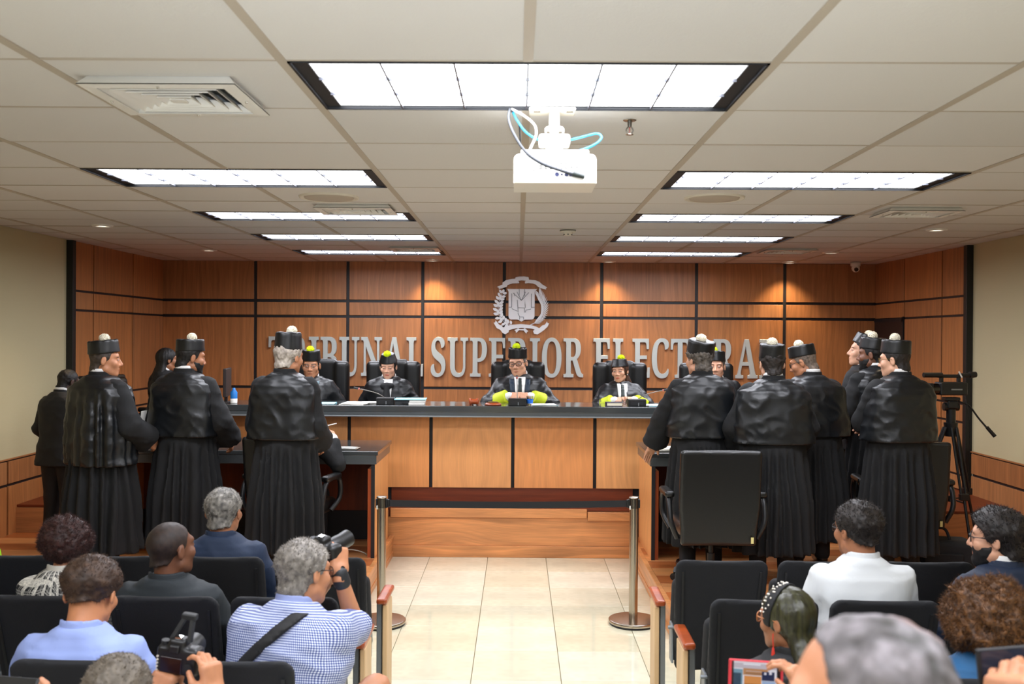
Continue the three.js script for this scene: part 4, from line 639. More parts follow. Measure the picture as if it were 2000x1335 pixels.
// ---- hair
const hairMats = {};
function hairMat(hex, rough = .55) { return hairMats[hex + rough] ??= phys(0xffffff, rough, { vertexColors: true, sheen: .3, sheenRoughness: .5 }); }
function hair(c, w) {
  const st = w.style, col = lin(w.color), col2 = lin(w.color2 || w.color), sd = clothSeed += 5.3; let f, lo = [-.12, -.16, -.16], hi = [.12, .17, .14], cell = .0052, fr = w.freq || 70, am = w.amp ?? .003;
  const skull = ell(0, .036, -.014, .0755, .084, .094), line = (z) => table([-.12, -.07, -.03, .0, .02, .045, .075, .1], w.line || [-.075, -.07, -.05, -.012, .0, .05, .072, .085], z);
  if (st === 'short') { const th = w.th || .009; f = (x, y, z) => { const up = ss(-.02, .06, y), n = am * (noise(x * fr + sd, y * fr * .7, z * fr) + .6 * noise(x * fr * 2.1, y * fr * 2, z * fr * 2.1)); return Math.max(SU(.02, skull, cap(0, -.03, -.045, 0, -.06, -.055, .052))(x, y, z) - th * lerp(.45, w.top || 1, up) + n, (line(z) + .006 * noise(x * 50, z * 50, 2) - y) * .9); }; }
  else if (st === 'afro') { const R = w.R || .135; cell = .0068; const [cx, cy, cz] = w.at || [0, .02, -.03]; lo = [-R - .05, -R - .05 + cy, -R - .05 + cz]; hi = [R + .05, R + .05 + cy, R + .05 + cz]; const sx = w.sx || 1, sy = w.sy || 1; f = (x, y, z) => { const n = .012 * noise(x * 26 + sd, y * 26, z * 26) + .007 * noise(x * 60, y * 60 + sd, z * 60) + .004 * noise(x * 120, y * 120, z * 120); return Math.max(ell(cx, cy, cz, R * sx, R * sy, R)(x, y, z) + n * (w.rough || 1), ell(0, -.05, .11, .075, .12, .07)(x, y, z) * -1); }; }
  else if (st === 'long') { const L = w.L || .34; cell = .0075; lo = [-.16, -L - .05, -.2]; hi = [.16, .16, .14]; const back = c.o.hairBack ?? -.055; f = (x, y, z) => { const fall = Math.max(Math.max((ell(0, -L / 2, back, .086 + .03 * ss(0, -L, y), L * .66, .058)(x, y, z - back * 0 + .36 * Math.min(0, y + .02) * -(c.o.hairSlope ?? .3) / .36)), y - .06), -L - y), a = Math.atan2(x, z), n = .0035 * noise(a * 22 + sd, y * 3, 1) + .0018 * noise(a * 50 + sd, y * 5, 3); const s0 = Math.max(skull(x, y, z) - .014, line(z) - .02 - y); const face = ell(0, -.07, .09, .058, .15, .075)(x, y, z); return Math.max(smin(s0, fall, .04) + n, -face); }; }
  const g = surface(f, lo, hi, cell); paint(g, (x, y, z) => { const q = st === 'long' ? noise(Math.atan2(x, z) * 26 + sd, y * 2, 5) : noise(x * fr * 1.4 + sd, y * fr * 1.1, z * fr * 1.4); const m = clamp(.5 + .5 * q + (w.mix || 0), 0, 1), k = 1 + .25 * noise(x * 170, y * 120, z * 170); let a = col2.map((v, i) => lerp(col[i], v, m) * k); if (w.scalp) { const h0 = lin(w.scalp), d = ss(w.scalpR || .05, 0, Math.hypot(x - (w.sx0 || 0), (y - .11) * 1.2, z - (w.scalpZ || -.02))) * .8; a = a.map((v, i) => lerp(v, h0[i], d)); } return a; });
  const m = part(c.t, 'hair', g, hairMat(w.color, w.roughness || .6)); m.applyMatrix4(c.HM);
  if (w.strands) { // loose curls or stubbly tufts standing out of the mass
    const P = g.attributes.position, N = g.attributes.normal, gs = [], cs = []; for (let i = 0; i < w.strands; i++) { const k = Math.floor(hash(i, 7, 3) * P.count), p = V(P.getX(k), P.getY(k), P.getZ(k)), n = V(N.getX(k), N.getY(k), N.getZ(k)).add(V(hash(i, 1, 1) - .5, hash(i, 2, 2) - .5, hash(i, 3, 3) - .5).multiplyScalar(w.wild ?? .9)).normalize(), L = (w.len || .012) * (.5 + hash(i, 4, 4)), s = V(hash(i, 5, 5) - .5, hash(i, 6, 6) - .5, hash(i, 8, 8) - .5).normalize().cross(n).normalize().multiplyScalar(w.wd || .0014); const a = p.clone().addScaledVector(n, -.004), b = p.clone().addScaledVector(n, L * .6).add(s.clone().multiplyScalar(1.5)), d = p.clone().addScaledVector(n, L).addScaledVector(s, -2); const u = n.clone().cross(s).normalize().multiplyScalar((w.wd || .0014)); gs.push(a.x - s.x, a.y - s.y, a.z - s.z, a.x + s.x, a.y + s.y, a.z + s.z, b.x, b.y, b.z, a.x - u.x, a.y - u.y, a.z - u.z, a.x + u.x, a.y + u.y, a.z + u.z, d.x, d.y, d.z); const kk = hash(i, 11, 3), cc = col.map((v, q) => lerp(v, col2[q], kk) * (.7 + .7 * hash(i, 12, 4))); for (let q = 0; q < 6; q++) cs.push(...cc); }
    const sg = new THREE.BufferGeometry(); sg.setAttribute('position', new THREE.Float32BufferAttribute(gs, 3)); sg.setAttribute('color', new THREE.Float32BufferAttribute(cs, 3)); sg.computeVertexNormals(); const q = part(m, 'loose_hair', sg, hairMat(w.color, .7)); q.userData.kind = 'stuff'; q.material.side = THREE.DoubleSide; }
  if (w.beard) { const bf = (x, y, z) => Math.max(SU(.02, ell(0, -.035, .022, .064, .088, .07), ell(0, -.1, .06, .032, .03, .03))(x, y, z) - .004 + .002 * noise(x * 90, y * 90, z * 90), y + .03 + .6 * Math.max(0, .02 - z) * -1, .005 - z, -ell(0, -.066, .09, .026, .016, .03)(x, y, z), -ell(0, -.03, .1, .03, .03, .04)(x, y, z)); const bg = paint(surface(bf, [-.1, -.15, -.02], [.1, .02, .13], .005), (x, y, z) => col.map(v => v * (1 + .3 * noise(x * 150, y * 150, z * 150)))); part(c.t, 'beard', bg, hairMat(w.color, .7)).applyMatrix4(c.HM); }
}
// ---------------------------------------------------------------- who is in the room
const SK = { dark: 0x3a2318, brown: 0x6f4630, tan: 0xa06a4a, warm: 0xb97f5c, light: 0xcf9a7c, pink: 0xd3a184 };
const BLK = 0x0b0a0a, GREY = 0x8d8780, DGREY = 0x3b3734, DBRN = 0x1c120c;
const shortHair = (color, color2 = color, extra = {}) => ({ style: 'short', color, color2, ...extra });
const away = PI;
// lawyers in robes, left
const lawyer = (o) => person({ pose: 'stand', wear: (c) => robeStanding(c, o.robe || {}), group: 'robed lawyers', ...o });
lawyer({ label: 'lawyer in black robe and cap at far left, seen in profile facing right', p: [-3.13, PLAT, -7.3], ry: away - .5, yaw: -.72, h: 1.79, girth: 1.06, skin: SK.warm, hair: shortHair(0x4a4038, 0x2a221c, { th: .006 }), cap: { h: .092, flare: -0.05, amp: .04, s: 1.08 }, arms: { L: { w: [.2, 1.0, .28] }, R: { w: [-.22, 1.02, .24] } }, robe: { pleats: 16, capeOff: .0, capeHem: .86, drape: .02 } });
lawyer({ label: 'bearded lawyer in black robe, second from the left', p: [-2.6, PLAT, -7.6], ry: away - .22, yaw: -.72, pitch: .1, h: 1.81, girth: 1.02, skin: SK.tan, stubble: .8, hair: shortHair(BLK, 0x16110e, { th: .009, beard: true }), cap: { h: .085, flare: -0.03, amp: .06 }, robe: { pleats: 20 } });
lawyer({ label: 'tall grey-haired lawyer in black robe and tall cap, third from left', p: [-1.765, PLAT, -7.38], ry: away - .12, yaw: -.42, pitch: .05, h: 1.82, girth: 1.0, skin: SK.warm, hair: shortHair(0xb5ab9e, 0x847b72, { th: .016, amp: .005, freq: 60 }), cap: { h: .128, flare: -0.07, amp: .05, corners: 6, rx: -.02, px: .0, pz: .02 }, robe: { pleats: 17, shirt: false }, arms: { R: { w: [-.2, .98, .2], pole: [-.25, -.6, -.7] }, L: { w: [.2, .98, .22], pole: [.25, -.6, -.7] } } });
// right
lawyer({ label: 'grey curly-haired lawyer in black robe with one hand on the table', p: [1.46, PLAT, -7.75], ry: away + .12, yaw: .4, h: 1.81, girth: 1.02, skin: SK.light, hair: shortHair(0x6f675e, 0x2f2a26, { th: .02, amp: .007, freq: 55, line: [-.1, -.1, -.07, -.012, .0, .05, .072, .085] }), cap: { h: .1, flare: -0.02, amp: .06, rx: -.22, s: 1.1 }, arms: { L: { w: [.335, .88, .25], pole: [.7, .2, -.6], hand: 'flat', dir: [.15, -.6, .6], palm: [-.2, -.7, -.5] }, R: { w: [-.2, 1.0, .26] } }, robe: { shirt: false, pleats: 19 } });
lawyer({ label: 'broad lawyer in black robe seen squarely from behind, right of the empty chair', p: [1.96, PLAT, -7.5], ry: away, yaw: .06, h: 1.785, girth: 1.12, skin: SK.pink, hair: shortHair(0x15110f, 0x2a221e, { th: .013, amp: .005, freq: 60 }), cap: { h: .098, flare: -0.03, amp: .05 }, glasses: {}, robe: { pleats: 21 } });
lawyer({ label: 'lawyer in black robe and glasses looking down to the left', p: [2.4, PLAT, -8.0], ry: away + .2, yaw: .85, pitch: .3, h: 1.8, girth: 1.12, skin: SK.warm, hair: shortHair(0x4c443c, 0x8b7a6c, { th: .004 }), cap: { h: .085, flare: -0.03, amp: .06 }, glasses: { r: .002 }, arms: { L: { w: [.1, .98, .28] }, R: { w: [-.1, .98, .28] } } });
lawyer({ label: 'young pale lawyer in profile with chin raised, facing left', p: [3.12, PLAT, -8.82], ry: away + .75, yaw: .62, pitch: -.16, h: 1.87, girth: .92, skin: SK.pink, hair: shortHair(BLK, 0x15100e, { th: .009 }), cap: { h: .09, flare: -0.05, amp: .05, rx: -.3 }, wear: (c) => { jacket(c, CL.suitBlack, { front: CL.tieDark }); } });
lawyer({ label: 'dark-skinned bearded lawyer wedged between two other lawyers on the right', p: [3.08, PLAT, -8.42], ry: away + .45, yaw: .6, h: 1.85, girth: .95, skin: SK.brown, hair: shortHair(BLK, BLK, { th: .006, beard: true }), cap: { h: .09, flare: -0.05, amp: .05 } });
lawyer({ label: 'young lawyer in sunglasses and black robe at far right, arms folded', p: [2.92, PLAT, -7.48], ry: away + .22, yaw: .72, pitch: .04, h: 1.825, girth: 1.02, skin: SK.pink, hair: shortHair(0x0e0c0b, 0x2a211c, { th: .008 }), cap: { h: .096, flare: -0.03, amp: .05 }, glasses: { mat: std(0x6b5418, .3, .6), r: .0018 }, arms: { L: { w: [-.02, 1.14, .27], pole: [.9, -.3, -.3] }, R: { w: [.02, 1.1, .25], pole: [-.9, -.3, -.3] } }, robe: { pleats: 19 } });
// man in suit by the wall, clerk, lawyer seated at the table
person({ label: 'dark-skinned man in black suit standing by the cream wall', pose: 'stand', p: [-3.97, PLAT, -8.4], ry: away - .35, yaw: -.25, pitch: .22, lean: .08, h: 1.56, girth: 1.1, skin: SK.dark, hair: shortHair(0x0a0808, 0x0f0c0b, { th: .004 }), wear: (c) => jacket(c, CL.suitBlack) });
person({ label: 'clerk with long black hair seated behind the second lawyer', pose: 'sit', fem: true, p: [-3.62, DAIS, -9.95], ry: 2.3, h: 1.72, hip: .67, skin: SK.tan, hair: { style: 'long', color: BLK, color2: 0x14100f, L: .36 }, wear: (c) => jacket(c, CL.suitBlack) });
person({ label: 'lawyer seated at the left counsel table, one arm and pen showing', pose: 'sit', p: [-1.86, PLAT, -7.98], ry: away - .1, lean: .2, h: 1.7, hip: .54, skin: SK.light, hair: shortHair(BLK), arms: { R: { w: [-.3, 1.02, .2], pole: [-1, -.9, 0], hand: 'point', dir: [.35, .5, .6], palm: [.6, -.7, .2] } }, wear: (c) => { jacket(c, CL.robe); for (const k of ['R']) { const a = c.el[k].clone().lerp(c.wr[k], .9), b = c.wr[k]; part(c.t, 'shirt_cuff', surface(c.C2(a, b, .046, .045), [0, 1, 2].map(i => Math.min(a.getComponent(i), b.getComponent(i)) - .06), [0, 1, 2].map(i => Math.max(a.getComponent(i), b.getComponent(i)) + .06), .01), CL.white); } } });
// judges
const judge = (o) => person({ pose: 'sit', hip: .6, face: true, group: 'judges on the bench', ry: 0, legs: { L: [[.092, .58, 0], [.12, .52, .36], [.13, .09, .32], [.14, .035, .44]], R: [[-.092, .58, 0], [-.12, .52, .36], [-.13, .09, .32], [-.14, .035, .44]] }, ...o });
judge({ label: 'judge in rimless glasses at the left end of the bench', p: [-2.12, DAIS, -9.97], h: 1.76, hip: .59, yaw: .08, pitch: .05, skin: SK.warm, brow: 0x2a201a, hair: shortHair(0x1a1512, 0x332b26, { th: .006 }), cap: { h: .1, flare: -0.03, amp: .05, lime: true, px: .0, pz: .05, rx: .05, y: .06 }, glasses: { mat: std(0x8a857c, .3, .6), r: .0012 }, wear: (c) => robeJudge(c, { cuffs: false, lining: std(0x5a7078, .5), tie: CL.tieDark }), arms: { L: { w: [.2, .8, .18] }, R: { w: [-.2, .8, .18] } } });
judge({ label: 'woman judge with a large black neck bow, looking down', p: [-1.325, DAIS, -9.97], fem: true, h: 1.72, hip: .62, yaw: -.02, pitch: .16, lids: 2.3, skin: 0xd8a488, brow: 0x1a100c, hair: shortHair(BLK, 0x120d0b, { th: .013, line: [-.09, -.09, -.07, -.04, -.02, .06, .082, .09] }), cap: { h: .085, flare: -0.26, amp: .05, lime: true, pz: .04, y: .06, rx: .12, s: 1.09 }, arms: { L: { w: [.2, .8, .18], pole: [.5, -.6, -.5] }, R: { w: [-.2, .8, .18], pole: [-.5, -.6, -.5] } },
  wear: (c) => { robeJudge(c, { cuffs: false }); const bw = CL.suitBlack, q = (x, y, z) => c.T(x, y, z); const L = [q(-.028, 1.42, .135), q(.032, 1.425, .135), q(0, 1.43, .14), q(-.012, 1.14, .2), q(.03, 1.18, .19)]; part(c.t, 'neck_bow', surface(SU(.015, ell(L[0].x, L[0].y, L[0].z + .02, .042, .034, .024), ell(L[1].x, L[1].y, L[1].z + .02, .046, .03, .024), cap(L[2].x, L[2].y, L[2].z + .02, L[3].x, L[3].y, L[3].z, .026, .042), cap(L[2].x, L[2].y, L[2].z + .02, L[4].x, L[4].y, L[4].z, .02, .03)), [-.1, L[3].y - .06, 0], [.1, L[2].y + .06, .3], .008), bw, 'large black bow'); } });
judge({ label: 'central judge in dark-rimmed glasses speaking with hands together', p: [.02, DAIS, -9.97], h: 1.79, hip: .61, lean: .06, yaw: -.28, pitch: .06, roll: .1, girth: 1.1, skin: SK.light, brow: 0x4a3a30, browK: .5, hair: shortHair(0x4a4038, 0x7a7068, { th: .005 }), cap: { h: .098, flare: -0.03, amp: .1, corners: 8, lime: true, pz: .03, y: .058, rx: .0, rz: -.12 }, glasses: { mat: std(0x2a1a12, .35), r: .0026 }, wear: (c) => robeJudge(c, { lining: std(0x0f2438, .5), tie: CL.tieDark }), arms: { L: { w: [.1, .985, .3], pole: [.8, -.55, -.1], hand: 'clasp', dir: [-.95, .05, .2], palm: [-.2, -.6, -.5] }, R: { w: [-.1, .985, .3], pole: [-.8, -.55, -.1], hand: 'clasp', dir: [.95, .05, .2], palm: [.2, -.6, -.5] } } });
judge({ label: 'woman judge with long brown hair, hands clasped on the bench', p: [1.06, DAIS, -9.97], fem: true, h: 1.66, hip: .63, yaw: -.42, pitch: .02, roll: .06, skin: SK.light, brow: 0x2c1c14, hairBack: -.04, hair: { style: 'long', color: 0x2e1a10, color2: 0x5a3820, L: .27, line: [-.09, -.09, -.07, -.04, -.02, .055, .075, .09] }, cap: { h: .085, flare: -0.22, amp: .05, lime: true, px: .02, pz: .0, y: .052, rx: -.02, s: 1.1 }, wear: (c) => { robeJudge(c, { tie: std(0x26302e, .5) }); for (const s of [-1, 1]) { const p = c.hv(s * .08, -.04, -.005); part(c.t, 'earring', ball(.006, p.x, p.y, p.z, 10), MAT.silver); } }, arms: { L: { w: [.1, 1.03, .3], pole: [.7, -.6, -.1], hand: 'clasp', dir: [-.9, .08, .2], palm: [-.1, -.7, -.4] }, R: { w: [-.1, 1.025, .3], pole: [-.7, -.6, -.1], hand: 'clasp', dir: [.9, .05, .2], palm: [.1, -.7, -.4] } } });
judge({ label: 'judge at the right end of the bench, half hidden by a lawyer', p: [2.03, DAIS, -9.97], h: 1.78, hip: .59, yaw: -.25, skin: SK.light, hair: shortHair(0x6a6058, 0x3a322c, { th: .006 }), cap: { h: .098, flare: -0.04, amp: .06, lime: true, px: -.02, pz: .0 }, wear: (c) => robeJudge(c, { cuffs: false, tie: CL.tieDark }) });

// audience
const sitter = (o) => person({ pose: 'sit', group: 'seated audience', ry: away, ...o });
const plaidTex = tex(512, 512, (u, v) => { const st = (t, f) => { const q = (t * f) % 1; return q < .34 ? 1 : q > .5 && q < .58 ? .8 : q > .66 && q < .74 ? .7 : 0; }; const n = .85 + .25 * noise(u * 90, v * 90, 2), a = Math.max(st(u, 5), st(v + .06 * noise(u * 4, v * 4, 1), 5)) * n; return [lerp(20, 226, a), lerp(22, 222, a), lerp(26, 210, a)]; }, true, [2.6, 2.6], false);
const ginghamTex = tex(256, 256, (u, v) => { const a = (u * 8) % 1 < .5, b = (v * 8) % 1 < .5, n = 1 + .05 * noise(u * 100, v * 100, 4); const c = a && b ? [36, 48, 118] : a || b ? [128, 142, 188] : [228, 234, 244]; return c.map(q => q * n); }, true, [14, 14], false);
const plaid = std(0xffffff, .8, 0, { map: plaidTex }), gingham = std(0xffffff, .75, 0, { map: ginghamTex });
sitter({ label: 'woman with a dark round afro and black and white plaid top', fem: true, p: [-2.06, 0, -4.42], h: 1.66, hip: .46, pitch: .04, skin: SK.warm, hair: { style: 'afro', color: 0x20100e, color2: 0x45241e, R: .113, sx: 1.0, sy: 1.03, at: [0, .028, -.028], strands: 8000, len: .013, wd: .0009 }, wear: (c) => shirt(c, plaid, { shirt: false }) });
sitter({ label: 'man with cropped hair in a charcoal suit looking up to the right', p: [-1.585, 0, -4.45], h: 1.78, hip: .365, lean: -.06, yaw: -.62, pitch: -.12, skin: SK.brown, hair: shortHair(0x1c130f, 0x33231b, { th: .0022, amp: .001, line: [-.05, -.045, -.03, -.005, .01, .05, .072, .085] }), wear: (c) => jacket(c, CL.suitGrey, { shirt: false }) });
sitter({ label: 'grey-haired man in navy blue suit in the front row', p: [-1.57, 0, -5.16], h: 1.76, hip: .41, yaw: -.12, skin: SK.tan, hair: shortHair(0x9b978f, 0x2b2826, { th: .012, amp: .003, freq: 60, mix: -.05, line: [-.066, -.062, -.045, -.008, .005, .05, .072, .085], strands: 1500, len: .006 }), wear: (c) => jacket(c, CL.suitBlue, { shirt: false }) });
sitter({ label: 'man in a light blue shirt with brown hair faded at the sides, head bowed', p: [-1.615, 0, -3.58], h: 1.78, hip: .375, lean: .06, pitch: .3, yaw: -.05, girth: 1.04, skin: 0xc08058, hair: shortHair(0x4a3424, 0x2a1c14, { th: .012, top: 2.0, amp: .005, freq: 45, strands: 1500, len: .009, line: [-.03, -.025, -.01, .005, .015, .05, .072, .085] }), wear: (c) => shirt(c, CL.blueShirt, {}) });
sitter({ label: 'photographer in blue gingham shirt aiming a camera, in the third row', p: [-.9, 0, -3.66], ry: away - .18, lean: .22, side: .03, h: 1.74, hip: .455, girth: 1.14, yaw: -.5, roll: -.12, pitch: .1, skin: SK.warm, hair: shortHair(0x9a948c, 0x55504b, { th: .017, amp: .005, freq: 60, strands: 2600, len: .008, line: [-.085, -.08, -.06, -.012, .0, .05, .072, .085] }), glasses: {},
  arms: { R: { w: [-.13, 1.1, .3], pole: [-.2, -1, .15], hand: 'grip', dir: [.1, .9, .3], palm: [.8, .1, .6], short: .92, bare: true }, L: { w: [-.03, 1.02, .4], pole: [.5, -.9, .2], hand: 'grip', palm: [0, .9, .2], short: .92, bare: true } }, legs: { R: [[-.1, .5, 0], [-.275, .62, .345], [-.33, .1, .3], [-.36, .035, .42]] },
  wear: (c) => { shirt(c, gingham, { trousers: CL.jeans, off: .012, r0: .082, r1: .075, fold: .007, crease: .012 }); const e = c.e;
    const f = c.loft(T_SHIRT, .03, 1.0, 1.48); part(c.t, 'camera_strap', surface((x, y, z) => { const X = e[0] * x + e[4] * y + e[8] * z + e[12], Y = e[1] * x + e[5] * y + e[9] * z + e[13], Z = e[2] * x + e[6] * y + e[10] * z + e[14]; return Math.max(f(x, y, z), Math.abs((X - .02) * .72 + (Y - 1.38) * .69) - .022, Z + .02); }, c.lo, c.hi, .01), std(0x1a1a1c, .7));
    const a = c.el.R.clone().lerp(c.wr.R, .82), b = c.el.R.clone().lerp(c.wr.R, .98); part(c.t, 'wristband', surface(c.C2(a, b, .036, .034), [0, 1, 2].map(i => Math.min(a.getComponent(i), b.getComponent(i)) - .06), [0, 1, 2].map(i => Math.max(a.getComponent(i), b.getComponent(i)) + .06), .008), std(0x23262a, .5)); } });
const A6 = sitter({ label: 'grey-haired man low in the corner raising a camera in both hands', p: [-1.195, 0, -2.84], h: 1.74, hip: .28, lean: .05, pitch: .1, skin: SK.warm, hair: shortHair(0x4a4238, 0x6f665a, { th: .014, amp: .005, freq: 60, strands: 2000, len: .007 }), arms: { R: { w: [-.225, .9, .27], pole: [-.8, -.7, 0], hand: 'hold', dir: [.12, .95, .15], palm: [.85, -.1, .5], sleeve: .6 }, L: { w: [-.025, .87, .27], pole: [.8, -.7, .2], hand: 'grip', dir: [-.3, .8, .3], palm: [-.3, .2, .9], sleeve: .8 } }, wear: (c) => shirt(c, CL.blueShirt, {}) });
sitter({ label: 'man in a white shirt with glasses and short dark hair', p: [1.585, 0, -4.48], h: 1.76, hip: .47, yaw: .42, girth: 1.08, skin: SK.tan, stubble: .6, hair: shortHair(0x14100e, 0x2a221d, { th: .013, top: 1.5, amp: .005, freq: 55, strands: 1600, len: .012, line: [-.045, -.04, -.025, -.008, .005, .05, .072, .085] }), glasses: {}, wear: (c) => shirt(c, CL.whiteShirt, {}) });
sitter({ label: 'bearded man in navy suit and glasses at the right edge', p: [2.2, 0, -4.42], ry: away + .25, h: 1.78, hip: .44, yaw: .75, skin: SK.light, hair: shortHair(0x0f0c0b, 0x2a2320, { th: .024, amp: .006, freq: 40, beard: true, strands: 1800, len: .014 }), glasses: { mat: std(0x2a2a2a, .3, .4), r: .002 }, wear: (c) => jacket(c, CL.navy) });
sitter({ label: 'woman with long olive-brown hair, pearl headband and red tassel earring', fem: true, p: [.995, 0, -3.5], ry: away + .15, h: 1.66, hip: .405, yaw: .62, pitch: .02, skin: SK.tan, hairBack: -.06, hairSlope: .38, hair: { style: 'long', color: 0x3a3a1e, color2: 0x17150d, L: .42, roughness: .38, line: [-.12, -.1, -.08, -.05, -.02, .055, .075, .09] }, glasses: { mat: std(0xa8683a, .4), r: .0028 },
  wear: (c) => { jacket(c, CL.suitBlack, { shirt: false }); const P = (x, y, z) => V(x, y, z); const hb = surface((x, y, z) => Math.max(ell(0, .036, -.014, .0755, .084, .094)(x, y, z) - .021, -(ell(0, .036, -.014, .0755, .084, .094)(x, y, z) - .012), Math.abs(z - .03 + .25 * (y - .03)) - .021, -.02 - y), [-.11, -.04, -.04], [.11, .16, .1], .005); const b = part(c.t, 'headband', hb, CL.suitBlack); b.applyMatrix4(c.HM);
    for (let i = 0; i < 46; i++) { const a = -1.5 + (i % 23) / 22 * 3.0, zz = .03 + (hash(i, 2, 2) - .5) * .03; const q = part(b, 'pearl', ball(.0034, 0, 0, 0, 8), MAT.pearl ??= phys(0xf3ece0, .25)); const r = 1; q.position.set(Math.sin(a) * .0965, .036 + Math.cos(a) * .105, zz - .25 * Math.cos(a) * .1 + .006); }
    const er = part(c.t, 'earring', join(tube([[0, 0, 0], [.002, -.025, 0], [0, -.05, 0]], .0022, 8, 6), lathe([[.001, -.105], [.011, -.104], [.004, -.055], [.001, -.05]], 12)), std(0xc8301c, .6), 'red tassel earring'); er.applyMatrix4(c.HM.clone().multiply(Mx().makeTranslation(.086, -.035, .0))); } });
sitter({ label: 'person with a large mass of curly brown hair at the right', fem: true, p: [1.67, 0, -3.46], h: 1.64, hip: .44, skin: SK.warm, hair: { style: 'afro', color: 0x24140a, color2: 0x744a20, R: .152, sx: 1.0, sy: .98, at: [0, .012, -.03], rough: 1.8, strands: 15000, len: .017, wd: .0009 }, wear: (c) => shirt(c, CL.blueTop, { shirt: false }) });
person({ label: 'balding man with clipped grey hair close to the camera', pose: 'stand', p: [.472, 0, -1.22], ry: away, yaw: 1.12, pitch: .04, roll: .05, h: 1.705, skin: 0xc88a66, hair: shortHair(0x9c959a, 0x35322f, { th: .007, amp: .004, freq: 42, scalp: 0xc88a72, scalpR: .06, scalpZ: -.07, sx0: -.045, mix: .1, line: [-.08, -.075, -.055, -.012, .03, .09, .13, .14] }), wear: (c) => shirt(c, CL.suitGrey, {}) });
sitter({ label: 'person below the picture edge holding up a red phone', fem: true, p: [.76, 0, -2.3], h: 1.5, hip: .5, pitch: .1, skin: SK.warm, hair: shortHair(BLK, BLK, { th: .01 }), arms: { R: { w: [-.02, 1.27, .37], pole: [-.6, -.9, 0], hand: 'hold', dir: [.35, .85, .2], palm: [.8, -.3, .5], sleeve: .75 }, L: { w: [.2, 1.18, .36], pole: [.6, -.9, 0], hand: 'hold', dir: [-.35, .8, .2], palm: [-.8, -.2, .5], sleeve: .75 } }, wear: (c) => shirt(c, CL.suitBlack, {}) });
person({ label: 'person beyond the right edge photographing with a black phone', pose: 'stand', p: [1.16, 0, -1.55], ry: away + .1, h: 1.66, skin: SK.warm, hair: shortHair(BLK, BLK, { th: .01 }), arms: { L: { w: [.215, 1.385, .33], pole: [.6, -.9, 0], hand: 'hold', dir: [-.12, .85, .2], palm: [-.75, -.1, .65], sleeve: .8 }, R: { w: [.03, 1.4, .36], pole: [-.6, -.9, 0], hand: 'hold', dir: [.1, .85, .2], palm: [.75, -.1, .65], sleeve: .8 } }, wear: (c) => shirt(c, CL.suitGrey, {}) });
sitter({ label: 'person beyond the left edge holding a dark phone low in the corner', p: [-1.72, 0, -2.5], h: 1.7, hip: .42, skin: SK.warm, hair: shortHair(BLK, BLK, { th: .01 }), arms: { R: { w: [-.3, .98, .22], pole: [-.5, -.9, 0], hand: 'hold', dir: [-.6, .25, .5], palm: [.1, .7, .5], sleeve: .8 } }, wear: (c) => shirt(c, CL.suitGrey, {}) });
sitter({ label: 'person in a blue top cut off by the left edge', p: [-2.66, 0, -4.42], h: 1.66, hip: .46, skin: SK.brown, hair: shortHair(BLK, BLK, { th: .01 }), wear: (c) => shirt(c, CL.blueTop, { shirt: false }) });
